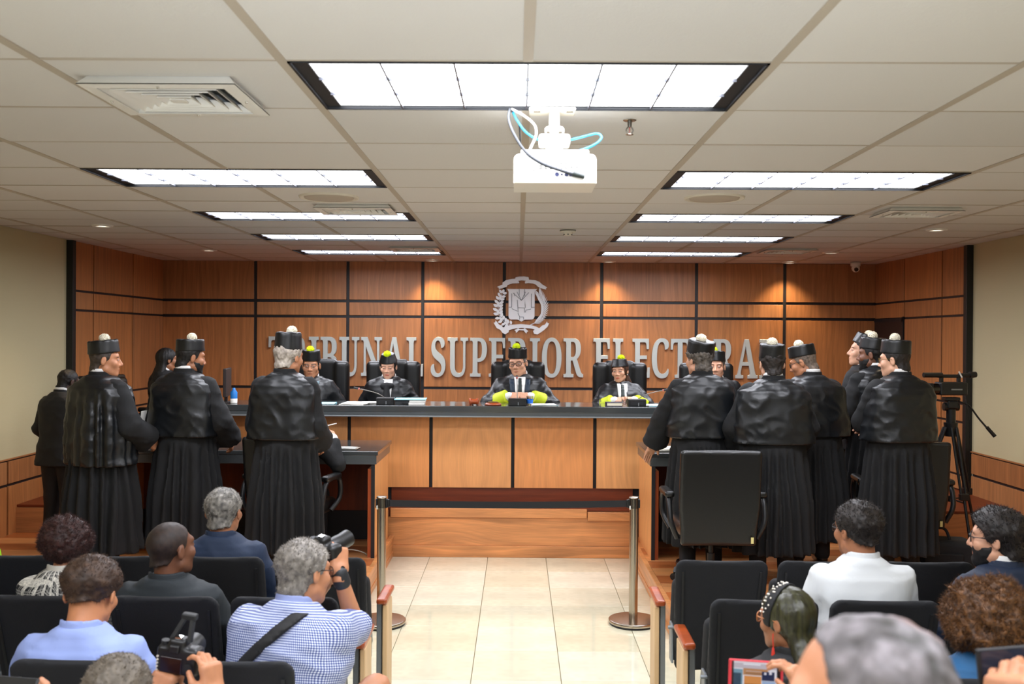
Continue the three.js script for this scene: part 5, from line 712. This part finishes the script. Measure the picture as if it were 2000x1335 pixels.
// ---------------------------------------------------------------- lettering and emblem on the wall
{
  const font = await new FontLoader().loadAsync('fonts/droid/droid_serif_bold.typeface.json');
  const t = thing('wall_lettering', 'large silver letters reading TRIBUNAL SUPERIOR ELECTORAL on the wood wall', 'sign', [0, 1.53, ZB + .03]);
  for (const [word, x0, x1] of [['TRIBUNAL', -3.275, -1.245], ['SUPERIOR', -1.145, .855], ['ELECTORAL', .985, 3.39]]) {
    const gs = []; let x = 0; for (const ch of word) { const g = new TextGeometry(ch, { font, size: .5, depth: .03, curveSegments: 8, bevelEnabled: true, bevelThickness: .003, bevelSize: .003, bevelSegments: 1 }); g.computeBoundingBox(); const b = g.boundingBox; g.translate(x - b.min.x, 0, 0); x += b.max.x - b.min.x + .045; gs.push(g); }
    const k = (x1 - x0) / (x - .045), kh = .365 / .357; gs.forEach((g) => { g.scale(k, kh, 1); part(t, 'letter', g.translate(x0, 0, 0), MAT.silver); });
  }
  const u = .000745, P = (x, y) => [(x - 720) * u, (655 - y) * u], S = (...pts) => shapeOf(pts.map(([x, y]) => P(x, y)));
  const e = thing('wall_emblem', 'silver coat of arms with shield, ribbons, laurel and palm on the wall', 'emblem', [.04, 2.468, ZB + .032]);
  part(e, 'upper_ribbon', extr(S([290, 335], [390, 292], [385, 262], [450, 215], [540, 196], [610, 190], [615, 165], [680, 152], [760, 150], [840, 160], [850, 205], [960, 215], [1030, 240], [1080, 285], [1170, 340], [1148, 352], [1150, 375], [1060, 350], [985, 310], [992, 295], [920, 270], [840, 262], [785, 268], [780, 240], [800, 222], [720, 215], [655, 225], [680, 250], [675, 265], [560, 270], [470, 300], [465, 325], [400, 350], [318, 372], [325, 350]), .014, .002), MAT.silverPlate);
  const sh = part(e, 'shield', extr(S([470, 370], [990, 370], [965, 395], [950, 420], [950, 850], [938, 885], [905, 905], [790, 905], [760, 915], [720, 940], [680, 915], [650, 905], [540, 905], [508, 885], [497, 850], [497, 420], [485, 395]), .016, .003), MAT.silverPlate);
  const ridge = (a, b, w = 8) => bar([...P(...a), .022], [...P(...b), .022], w * u, .006);
  [[[680, 372], [680, 490]], [[775, 372], [775, 490]], [[500, 690], [550, 690]], [[550, 690], [550, 450]], [[890, 690], [950, 690]], [[895, 690], [895, 450]], [[570, 440], [720, 570]], [[640, 420], [720, 570]], [[720, 570], [850, 430]], [[720, 570], [790, 420]], [[645, 560], [665, 780]], [[665, 700], [780, 700]], [[780, 600], [790, 700]], [[550, 715], [650, 760]], [[660, 790], [690, 860]], [[770, 700], [775, 780]], [[790, 780], [800, 740]], [[800, 740], [890, 720]], [[690, 860], [760, 860]], [[690, 860], [690, 905]], [[760, 860], [760, 905]], [[590, 440], [600, 490]]].forEach(([a, b]) => part(sh, 'relief_line', ridge(a, b, 9), std(0x7d8288, .4, .3)));
  part(sh, 'relief_plate', extr(S([665, 590], [785, 570], [800, 640], [785, 700], [665, 700]), .006, .001).translate(0, 0, .018), MAT.silverPlate);
  part(e, 'lower_ribbon', extr(S([235, 965], [262, 960], [268, 925], [330, 1000], [370, 1012], [400, 1050], [470, 1020], [560, 1000], [720, 988], [880, 1003], [980, 1030], [1035, 1060], [1090, 1010], [1140, 992], [1172, 940], [1180, 968], [1208, 970], [1180, 1030], [1110, 1095], [1060, 1130], [1005, 1166], [945, 1150], [930, 1105], [960, 1080], [900, 1062], [820, 1055], [720, 1050], [620, 1060], [500, 1092], [495, 1130], [440, 1165], [390, 1140], [350, 1085], [290, 1060]), .014, .002).translate(0, 0, .006), MAT.silverPlate);
  part(e, 'bow', extr(S([600, 1092], [640, 1078], [662, 1056], [690, 1075], [760, 1075], [780, 1056], [842, 1110], [820, 1122], [808, 1152], [765, 1096], [680, 1092], [628, 1142], [624, 1108]), .012, .002), MAT.silverPlate);
  const leafS = new THREE.Shape(); leafS.moveTo(0, -.5); leafS.quadraticCurveTo(.5, 0, 0, .5); leafS.quadraticCurveTo(-.5, 0, 0, -.5);
  const leaf = extr(leafS, .01); const curve = (pts) => new THREE.CatmullRomCurve3(pts.map(([x, y]) => V(...P(x, y), .006)));
  const lc = curve([[380, 455], [330, 580], [310, 720], [340, 860], [440, 960], [545, 1005]]), pc = curve([[1030, 450], [1085, 580], [1110, 720], [1070, 860], [980, 950], [870, 1005]]);
  for (let i = 0; i < 12; i++) { const q = i / 11, p = lc.getPoint(q), d = lc.getTangent(q); for (const s of [-1, 0, 1]) { if (!s && i % 2) continue; const a = Math.atan2(-d.y, -d.x) - PI / 2 + s * 1.0, m = part(e, 'laurel_leaf', leaf, MAT.silverPlate), L = .07 * (1 - .35 * Math.abs(q - .45)); m.scale.set(L * 1.15, L, 1); m.rotation.z = a; m.position.set(p.x + Math.cos(a + PI / 2) * L * .62, p.y + Math.sin(a + PI / 2) * L * .62, .004 + .003 * (i % 2)); } }
  part(e, 'laurel_stem', new THREE.TubeGeometry(lc, 30, .004, 6), MAT.silverPlate); part(e, 'palm_stem', new THREE.TubeGeometry(pc, 30, .006, 6), MAT.silverPlate);
  for (let i = 0; i < 20; i++) { const q = i / 19, p = pc.getPoint(q * .86), d = pc.getTangent(q * .86); for (const s of [-1, 1]) { const a = Math.atan2(-d.y, -d.x) - PI / 2 + s * .5, L = .135 * (1 - .55 * Math.abs(q - .4)), m = part(e, 'palm_leaflet', leaf, MAT.silverPlate); m.scale.set(L * .2, L, 1); m.rotation.z = a; m.position.set(p.x + Math.cos(a + PI / 2) * L * .42, p.y + Math.sin(a + PI / 2) * L * .42, .004 + .002 * (i % 2)); } }
}
// ---------------------------------------------------------------- on the bench
const BT = DAIS + .84 + .103;
function micBase(label, x, z, ang, tip) {
  const t = thing('desk_microphone', label, 'microphone', [x, BT, z], 0, 'gooseneck desk microphones');
  const b = part(t, 'base', extr(shapeOf([[-.08, 0], [.08, 0], [.08, .058], [-.08, .058]]), .1, .004).translate(0, .004, -.05), MAT.blackPlastic); part(b, 'speaker_panel', box(.125, .034, .004, 0, .03, .056), MAT.shell); part(b, 'stand_pin', box(.008, .028, .006, .01, .02, .06), MAT.greyMetal);
  part(t, 'gooseneck', tube([[0, .06, 0], [tip[0] * .3, .06 + tip[1] * .5, tip[2] * .3], [tip[0] * .65, .06 + tip[1] * .8, tip[2] * .65], [tip[0], .06 + tip[1], tip[2]]], .004, 24, 6), MAT.steelDark);
  const d = V(...tip).normalize(); part(t, 'capsule', rod([tip[0], .06 + tip[1], tip[2]], [tip[0] + d.x * .05, .06 + tip[1] + d.y * .03, tip[2] + d.z * .05], .009, .011, 10), MAT.black);
  part(t, 'light_ring', rod([tip[0] - d.x * .008, .06 + tip[1] - d.y * .005, tip[2] - d.z * .008], [tip[0], .06 + tip[1], tip[2]], .0105, .0105, 12), std(0xd86a5c, .4));
}
micBase('gooseneck microphone before the woman with the neck bow', -1.26, -9.28, 0, [-.27, .085, -.06]);
micBase('gooseneck microphone before the speaking judge, red ring under his chin', -.005, -9.27, 0, [-.005, .19, -.3]);
micBase('gooseneck microphone before the long-haired woman judge', 1.135, -9.28, 0, [.26, .09, -.04]);
let sheetN = 0;
function papers(label, x, y, z, w, d, ry, mat, n = 3) { const t = thing('paper_pile', label, 'papers', [x, y, z], ry); for (let k = 0; k < n; k++) { const g = new THREE.PlaneGeometry(w, d, 6, 2).rotateX(-PI / 2), Q = g.attributes.position; for (let i = 0; i < Q.count; i++) Q.setY(i, .004 * Math.abs(noise(Q.getX(i) * 9 + k * 3 + x * 5, Q.getZ(i) * 9, k)) ); const m = part(t, 'sheet', join(g, box(w, .002, d, 0, -.0005, 0)), Array.isArray(mat) ? mat[k % mat.length] : mat); m.position.set(rr(-.012, .012), .002 + k * .004, rr(-.01, .01)); m.rotation.y = rr(-.09, .09); } return t; }
papers('blue folder and sheets before the judge in rimless glasses', -1.84, BT, -9.3, .2, .26, .1, [MAT.paperBlue, MAT.paper]); papers('open white papers left of the woman with the neck bow', -1.55, BT, -9.3, .24, .3, -.1, MAT.paper, 4); papers('white papers beside the first microphone', -1.42, BT, -9.42, .2, .2, .1, MAT.paper, 3);
{ const t = thing('book_stack', 'stack of white bound files under a blue folder', 'files', [-.965, BT, -9.32], .05); for (let k = 0; k < 2; k++) part(t, 'file', rbox(.15, .022, .22, .003, k * .006, .012 + k * .024, 0), MAT.paper); part(t, 'folder', rbox(.3, .008, .24, .003, -.06, .053, 0), MAT.paperBlue); }
papers('blue folder right of the speaking judge', .24, BT, -9.3, .24, .22, .05, [MAT.paper, MAT.paperBlue]); papers('pale papers right of the last microphone', 1.36, BT, -9.3, .24, .24, -.1, [MAT.paper, MAT.paperBlue]);
{ const t = thing('bound_book', 'thick dark covered book before the long-haired woman judge', 'book', [.915, BT, -9.27], .04); part(t, 'pages', box(.142, .028, .1, 0, .02, 0), MAT.paperCream); part(t, 'cover', join(rbox(.15, .005, .11, .002, 0, .0365, 0), rbox(.15, .005, .11, .002, 0, .004, 0), box(.005, .036, .11, -.074, .02, 0)), std(0x2a2240, .5)); }
{ let t = thing('gavel', 'reddish wooden gavel head lying on the bench', 'gavel', [-.42, BT, -9.27], .2); part(t, 'head', rot(lathe([[.001, -.045], [.03, -.045], [.034, -.03], [.026, -.02], [.026, .02], [.034, .03], [.03, .045], [.001, .045]], 20), 0, 0, PI / 2).translate(0, .034, 0), MAT.redWood); part(t, 'handle', rod([0, .034, .0], [.02, .012, -.22], .009, .012), MAT.redWood);
  t = thing('sound_block', 'round bronze and wood gavel block', 'gavel block', [-.235, BT, -9.27]); part(t, 'base', lathe([[.001, 0], [.078, 0], [.08, .012], [.066, .024], [.001, .026]], 32), MAT.redWood); part(t, 'plate', lathe([[.001, .036], [.045, .034], [.055, .026], [.001, .026]], 28), std(0x8a6a3a, .4, .5));
  t = thing('drinking_glass', 'water glass with a blue paper cover beside the speaking judge', 'glass', [.115, BT, -9.28]); part(t, 'tumbler', lathe([[.001, .003], [.026, .003], [.032, .09], [.03, .09], [.024, .008], [.001, .008]], 24), MAT.glass); part(t, 'paper_cover', lathe([[.0265, .02], [.031, .06], [.033, .06], [.0285, .02]], 20), std(0x1a6ad0, .6));
  t = thing('drinking_glass', 'clear water glass beside the dark covered book', 'glass', [1.02, BT, -9.3]); part(t, 'tumbler', lathe([[.001, .003], [.026, .003], [.031, .085], [.029, .085], [.024, .008], [.001, .008]], 24), MAT.glass); }
// clerk's corner
{ const t = thing('monitor', 'thin dark monitor turned edge-on beside the clerk', 'monitor', [-2.82, DAIS + .94, -9.42], 1.74); part(t, 'casing', rbox(.42, .27, .03, .006, 0, .2, 0), std(0x241a18, .5)); part(t, 'stand', join(rbox(.05, .09, .03, .006, 0, .05, -.01), rbox(.2, .012, .14, .004, 0, .006, 0)), std(0x241a18, .5)); part(t, 'sticker', box(.03, .03, .002, .17, .29, -.016), MAT.white);
  const b = thing('bottle', 'small bottle with a blue cap and label beside the monitor', 'bottle', [-2.72, DAIS + .94, -9.3]); part(b, 'bottle_body', lathe([[.001, 0], [.03, 0], [.032, .01], [.032, .05], [.001, .052]], 20), MAT.paper); part(b, 'blue_sleeve', lathe([[.033, .05], [.033, .11], [.014, .135], [.013, .15], [.001, .15]], 20), std(0x1c78c8, .5)); }
officeChair('black office chair of the clerk on the dais', [-3.98, DAIS, -9.95], -1.9, false).scale.setScalar(1.12);
papers('papers on the right counsel table by a lawyer hand', 1.3, PLAT + .893, -8.35, .3, .22, .2, [MAT.paper, MAT.paperCream], 4); papers('papers lying flat on the left counsel table', -1.48, PLAT + .893, -8.25, .25, .16, 0, [std(0x9a9a94, .7), std(0x8a7a6a, .7)], 3);
solo('pen', 'white pen held by the lawyer at the left table', 'pen', rod([0, 0, 0], [.09, .022, -.02], .005, .004), MAT.white, [-1.63, 1.285, -8.25]);
// ---------------------------------------------------------------- television camera on its tripod
{
  const t = thing('tripod', 'tall black video tripod by the right wall', 'tripod', [3.82, PLAT, -8.6]);
  const top = 1.06; part(t, 'spider', join(cyl(.05, .06, .12, 0, top, 0, 16), cyl(.04, .04, .12, 0, top + .12, 0, 16)), MAT.blackPlastic); part(t, 'fluid_head', join(rbox(.09, .07, .1, .012, 0, top + .22, 0), rbox(.13, .03, .09, .006, 0, top + .27, 0), rot(cyl(.035, .035, .13, 0, 0, 0, 16), 0, 0, PI / 2).translate(0, top + .2, 0)), MAT.blackPlastic);
  const feet = [[-.3, .012, .22], [.08, .012, -.02], [.36, .012, .25]]; // fanned legs
  [[-.46, .02, .0], [.04, .02, .34], [.34, .02, -.2]].forEach((f) => { const n = V(f[0], 0, f[2]).normalize(), sd = V(-n.z, 0, n.x).multiplyScalar(.022), A = [n.x * .05, top + .02, n.z * .05], m = [lerp(A[0], f[0], .55), lerp(A[1], f[1], .55), lerp(A[2], f[2], .55)]; const l = part(t, 'leg', join(rod([A[0] + sd.x, A[1], A[2] + sd.z], [m[0] + sd.x, m[1], m[2] + sd.z], .012), rod([A[0] - sd.x, A[1], A[2] - sd.z], [m[0] - sd.x, m[1], m[2] - sd.z], .012), rod(m, f, .013), rbox(.075, .06, .05, .008, ...m), ball(.022, ...f, 10)), MAT.black); });
  part(t, 'spreader', join(rod([0, .45, 0], [-.2, .44, -.06], .007), rod([0, .45, 0], [.045, .44, .2], .007), rod([0, .45, 0], [.2, .44, -.12], .007), cyl(.02, .02, .05, 0, .45, 0)), MAT.black);
  part(t, 'pan_handle', tube([[.05, top + .25, .02], [.13, top + .22, .04], [.22, top + .1, .06], [.3, top + .0, .08]], .008, 20, 8), MAT.black); part(t, 'grip', rod([.28, top + .03, .075], [.345, top - .05, .09], .015, .017), MAT.black);
  const c = thing('video_camera', 'black shoulder video camera with top microphone, pointing left', 'video camera', [3.79, PLAT + top + .285, -8.6], .1);
  part(c, 'body', rbox(.25, .115, .12, .014, .03, .075, 0), MAT.blackPlastic); part(c, 'lens_barrel', rot(cyl(.052, .05, .1, 0, 0, 0, 24), 0, 0, PI / 2).translate(-.12, .07, 0), MAT.blackGloss); part(c, 'lens_hood', rbox(.035, .11, .125, .008, -.178, .07, 0), MAT.black);
  part(c, 'top_handle', join(rbox(.24, .03, .035, .01, .02, .185, 0), rbox(.03, .06, .03, .006, -.06, .155, 0), rbox(.03, .06, .03, .006, .1, .155, 0)), MAT.blackPlastic); part(c, 'microphone', rot(cyl(.022, .022, .17, 0, 0, 0, 16), 0, 0, PI / 2).translate(-.15, .195, .02), MAT.black); part(c, 'viewfinder', join(rod([.1, .19, 0], [.22, .195, 0], .02), rod([.2, .195, 0], [.26, .2, 0], .03, .026)), MAT.black); part(c, 'white_tag', rot(box(.012, .06, .004), 0, 0, .5).translate(.1, .2, .03), MAT.white); part(c, 'side_strip', box(.1, .012, .004, .05, .07, .062), MAT.greyMetal);
  part(c, 'cable', tube([[.12, .03, .06], [.14, -.15, .1], [.16, -.4, .08], [.17, -.75, .05]], .003, 30, 6), MAT.black);
  const b = thing('camera_bag', 'soft black equipment bag on the floor below the tripod', 'bag', [3.38, PLAT, -7.82], -.1);
  part(b, 'bag_body', planarUV(surface((x, y, z) => rb(0, .13, 0, .25, .13, .13, .05)(x, y, z) + .008 * noise(x * 9, y * 9, z * 9), [-.3, -.01, -.2], [.3, .3, .2], .014), (x, y) => [x, y]), MAT.fabricBlack); part(b, 'handle', tube([[-.1, .24, .06], [-.08, .33, .04], [.04, .34, .02], [.08, .24, .05]], .012, 20, 8), MAT.fabricBlack); part(b, 'pocket', rbox(.3, .13, .03, .012, 0, .1, .135), MAT.fabricBlack); part(b, 'buckle', box(.02, .03, .006, -.16, .15, .155), MAT.offWhite);
}
// ---------------------------------------------------------------- cameras and phones held by the audience
function dslr(label, p, e, lens = 0, flash = false) {
  const t = thing('camera', label, 'camera', p); t.rotation.set(...e);   // back of the camera towards +z
  part(t, 'body', join(surface(SU(.012, rb(0, 0, 0, .068, .046, .026, .014), rb(.052, -.004, -.014, .02, .046, .03, .016), rb(-.004, .052, -.004, .03, .02, .026, .012)), [-.1, -.07, -.07], [.1, .09, .05], .0055)), MAT.blackPlastic);
  part(t, 'screen', join(rbox(.074, .054, .006, .003, -.014, -.012, .027)), std(0x1c0c0e, .15)); part(t, 'eyepiece', rbox(.034, .026, .016, .006, -.006, .044, .026), MAT.black);
  for (let k = 0; k < 5; k++) part(t, 'button', rot(cyl(.0034, .0034, .004, 0, 0, 0, 10), PI / 2).translate(-.06, .012 - k * .0115, .028), MAT.offWhite);
  part(t, 'dial', rot(cyl(.014, .014, .004, 0, 0, 0, 20), PI / 2).translate(.044, -.012, .028), MAT.shell); part(t, 'mode_dial', cyl(.014, .014, .012, -.048, .052, 0, 20), MAT.shell); part(t, 'hot_shoe', box(.02, .004, .02, -.004, .0745, 0), MAT.chrome);
  if (lens) { part(t, 'lens', rot(lathe([[.001, .03], [.034, .03], [.034, .06], [.037, .065], [.037, .1], [.034, .105], [.036, lens], [.03, lens + .004], [.001, lens - .004]], 28), -PI / 2), MAT.blackPlastic); part(t, 'front_glass', rot(cyl(.029, .029, .003, 0, 0, 0, 24), PI / 2).translate(0, 0, -lens - .003), MAT.blackGloss); }
  if (flash) part(t, 'popup_flash', join(bar([-.032, .06, -.005], [.0, .135, -.03], .012, .02), bar([.03, .06, -.005], [.024, .135, -.03], .012, .02), rbox(.05, .022, .026, .006, .012, .135, -.03)), MAT.shell);
  return t;
}
dslr('camera with raised flash held up in the lower left corner', [-1.1, .995, -3.16], [.1, -.1, -.12], .13, true);
dslr('camera with a long lens at the gingham photographer eye', [-.79, 1.165, -3.96], [.25, -.5, 0], .16);
function phone(label, p, e, color, scr) { const t = thing('phone', label, 'phone', p); t.rotation.set(...e); part(t, 'case', rbox(.152, .078, .009, .0044, 0, 0, 0, 3), std(color, .5)); part(t, 'screen', box(.136, .068, .001, 0, 0, .0049), scr); return t; }
const shot = (() => { const c = document.createElement('canvas'); c.width = 256; c.height = 128; const x = c.getContext('2d'); const R = (col, a, b, w, h) => { x.fillStyle = col; x.fillRect(a, b, w, h); };
  R('#e9e6ee', 0, 0, 256, 128); R('#c9bfc9', 0, 8, 256, 26); R('#f8f6ff', 60, 10, 90, 6); R('#c08a5c', 60, 34, 130, 34); R('#8f6a50', 70, 56, 110, 6); R('#cdbfc0', 74, 46, 90, 3); R('#dd9350', 66, 72, 90, 56); R('#8a4a2a', 66, 112, 90, 3); R('#7aa0b4', 0, 40, 58, 88); R('#2a4c62', 10, 60, 40, 68); R('#1c2d52', 158, 46, 66, 46); R('#e8e4f0', 170, 50, 12, 12); R('#e8e4f0', 196, 46, 14, 14); R('#9fb6d8', 160, 94, 70, 34); R('#171418', 236, 0, 20, 128); R('#171418', 0, 0, 10, 128); const t = new THREE.CanvasTexture(c); t.colorSpace = THREE.SRGBColorSpace; return t; })();
phone('red-cased phone showing the courtroom on its screen', [.675, 1.105, -2.74], [-.12, -.05, -.05], 0xc4303a, std(0x111111, .2, 0, { emissive: 0xffffff, emissiveMap: shot, emissiveIntensity: .75 }));
phone('black phone held in both hands at the right edge', [.985, 1.405, -1.93], [-.1, .1, .06], 0x15161a, std(0x262a36, .12)); phone('dark phone held low at the left edge', [-1.42, 1.06, -2.7], [-.9, .3, .1], 0x101114, MAT.blackGloss);
// flag by the left edge
{ const t = thing('flag', 'lime green flag hanging on its pole at the left edge', 'flag', [-3.47, 0, -6.3]); part(t, 'pole', cyl(.014, .014, 2.0, 0, 1.0, 0, 12), MAT.redWood); part(t, 'base', lathe([[.001, 0], [.13, 0], [.12, .03], [.03, .07], [.001, .08]], 24), MAT.bronze);
  part(t, 'cloth', surface((x, y, z) => { const a = Math.atan2(z, x), w = lerp(.12, .02, ss(.25, 1.1, y)) + .02 * Math.sin(a * 5 + y * 4) * ss(1.3, .5, y); return Math.max((Math.hypot(x * .9, z) - w) * .7, y - 1.15, .3 - y); }, [-.25, .25, -.25], [.25, 1.2, .25], .014), std(0x86b818, .6)); }

{ const g = new THREE.PlaneGeometry(.2, .28, 6, 8), P = g.attributes.position; for (let i = 0; i < P.count; i++) P.setZ(i, .03 * Math.sin(P.getY(i) * 9) + .02 * P.getX(i)); g.computeVertexNormals(); const b = g.clone(); b.translate(0, 0, -.002); const m = solo('paper_sheet', 'white sheet held up by the lawyer at far left', 'paper', join(g, b), MAT.paper, [-2.93, 1.32, -7.62], 1.45); m.material.side = THREE.DoubleSide;
  solo('floor_cable', 'pale cable lying under the left counsel table', 'cable', tube([[-.16, .006, .05], [-.08, .03, .02], [-.02, .022, 0], [.06, .006, .03], [.09, .006, .1]], .005, 24, 6), MAT.offWhite, [-1.36, PLAT, -8.3]); }
scene.traverse(o => { if (o.isMesh) { o.castShadow = true; o.receiveShadow = true; } if (o.isLight && o.shadow) o.castShadow = true; });
renderer.render(scene, camera);
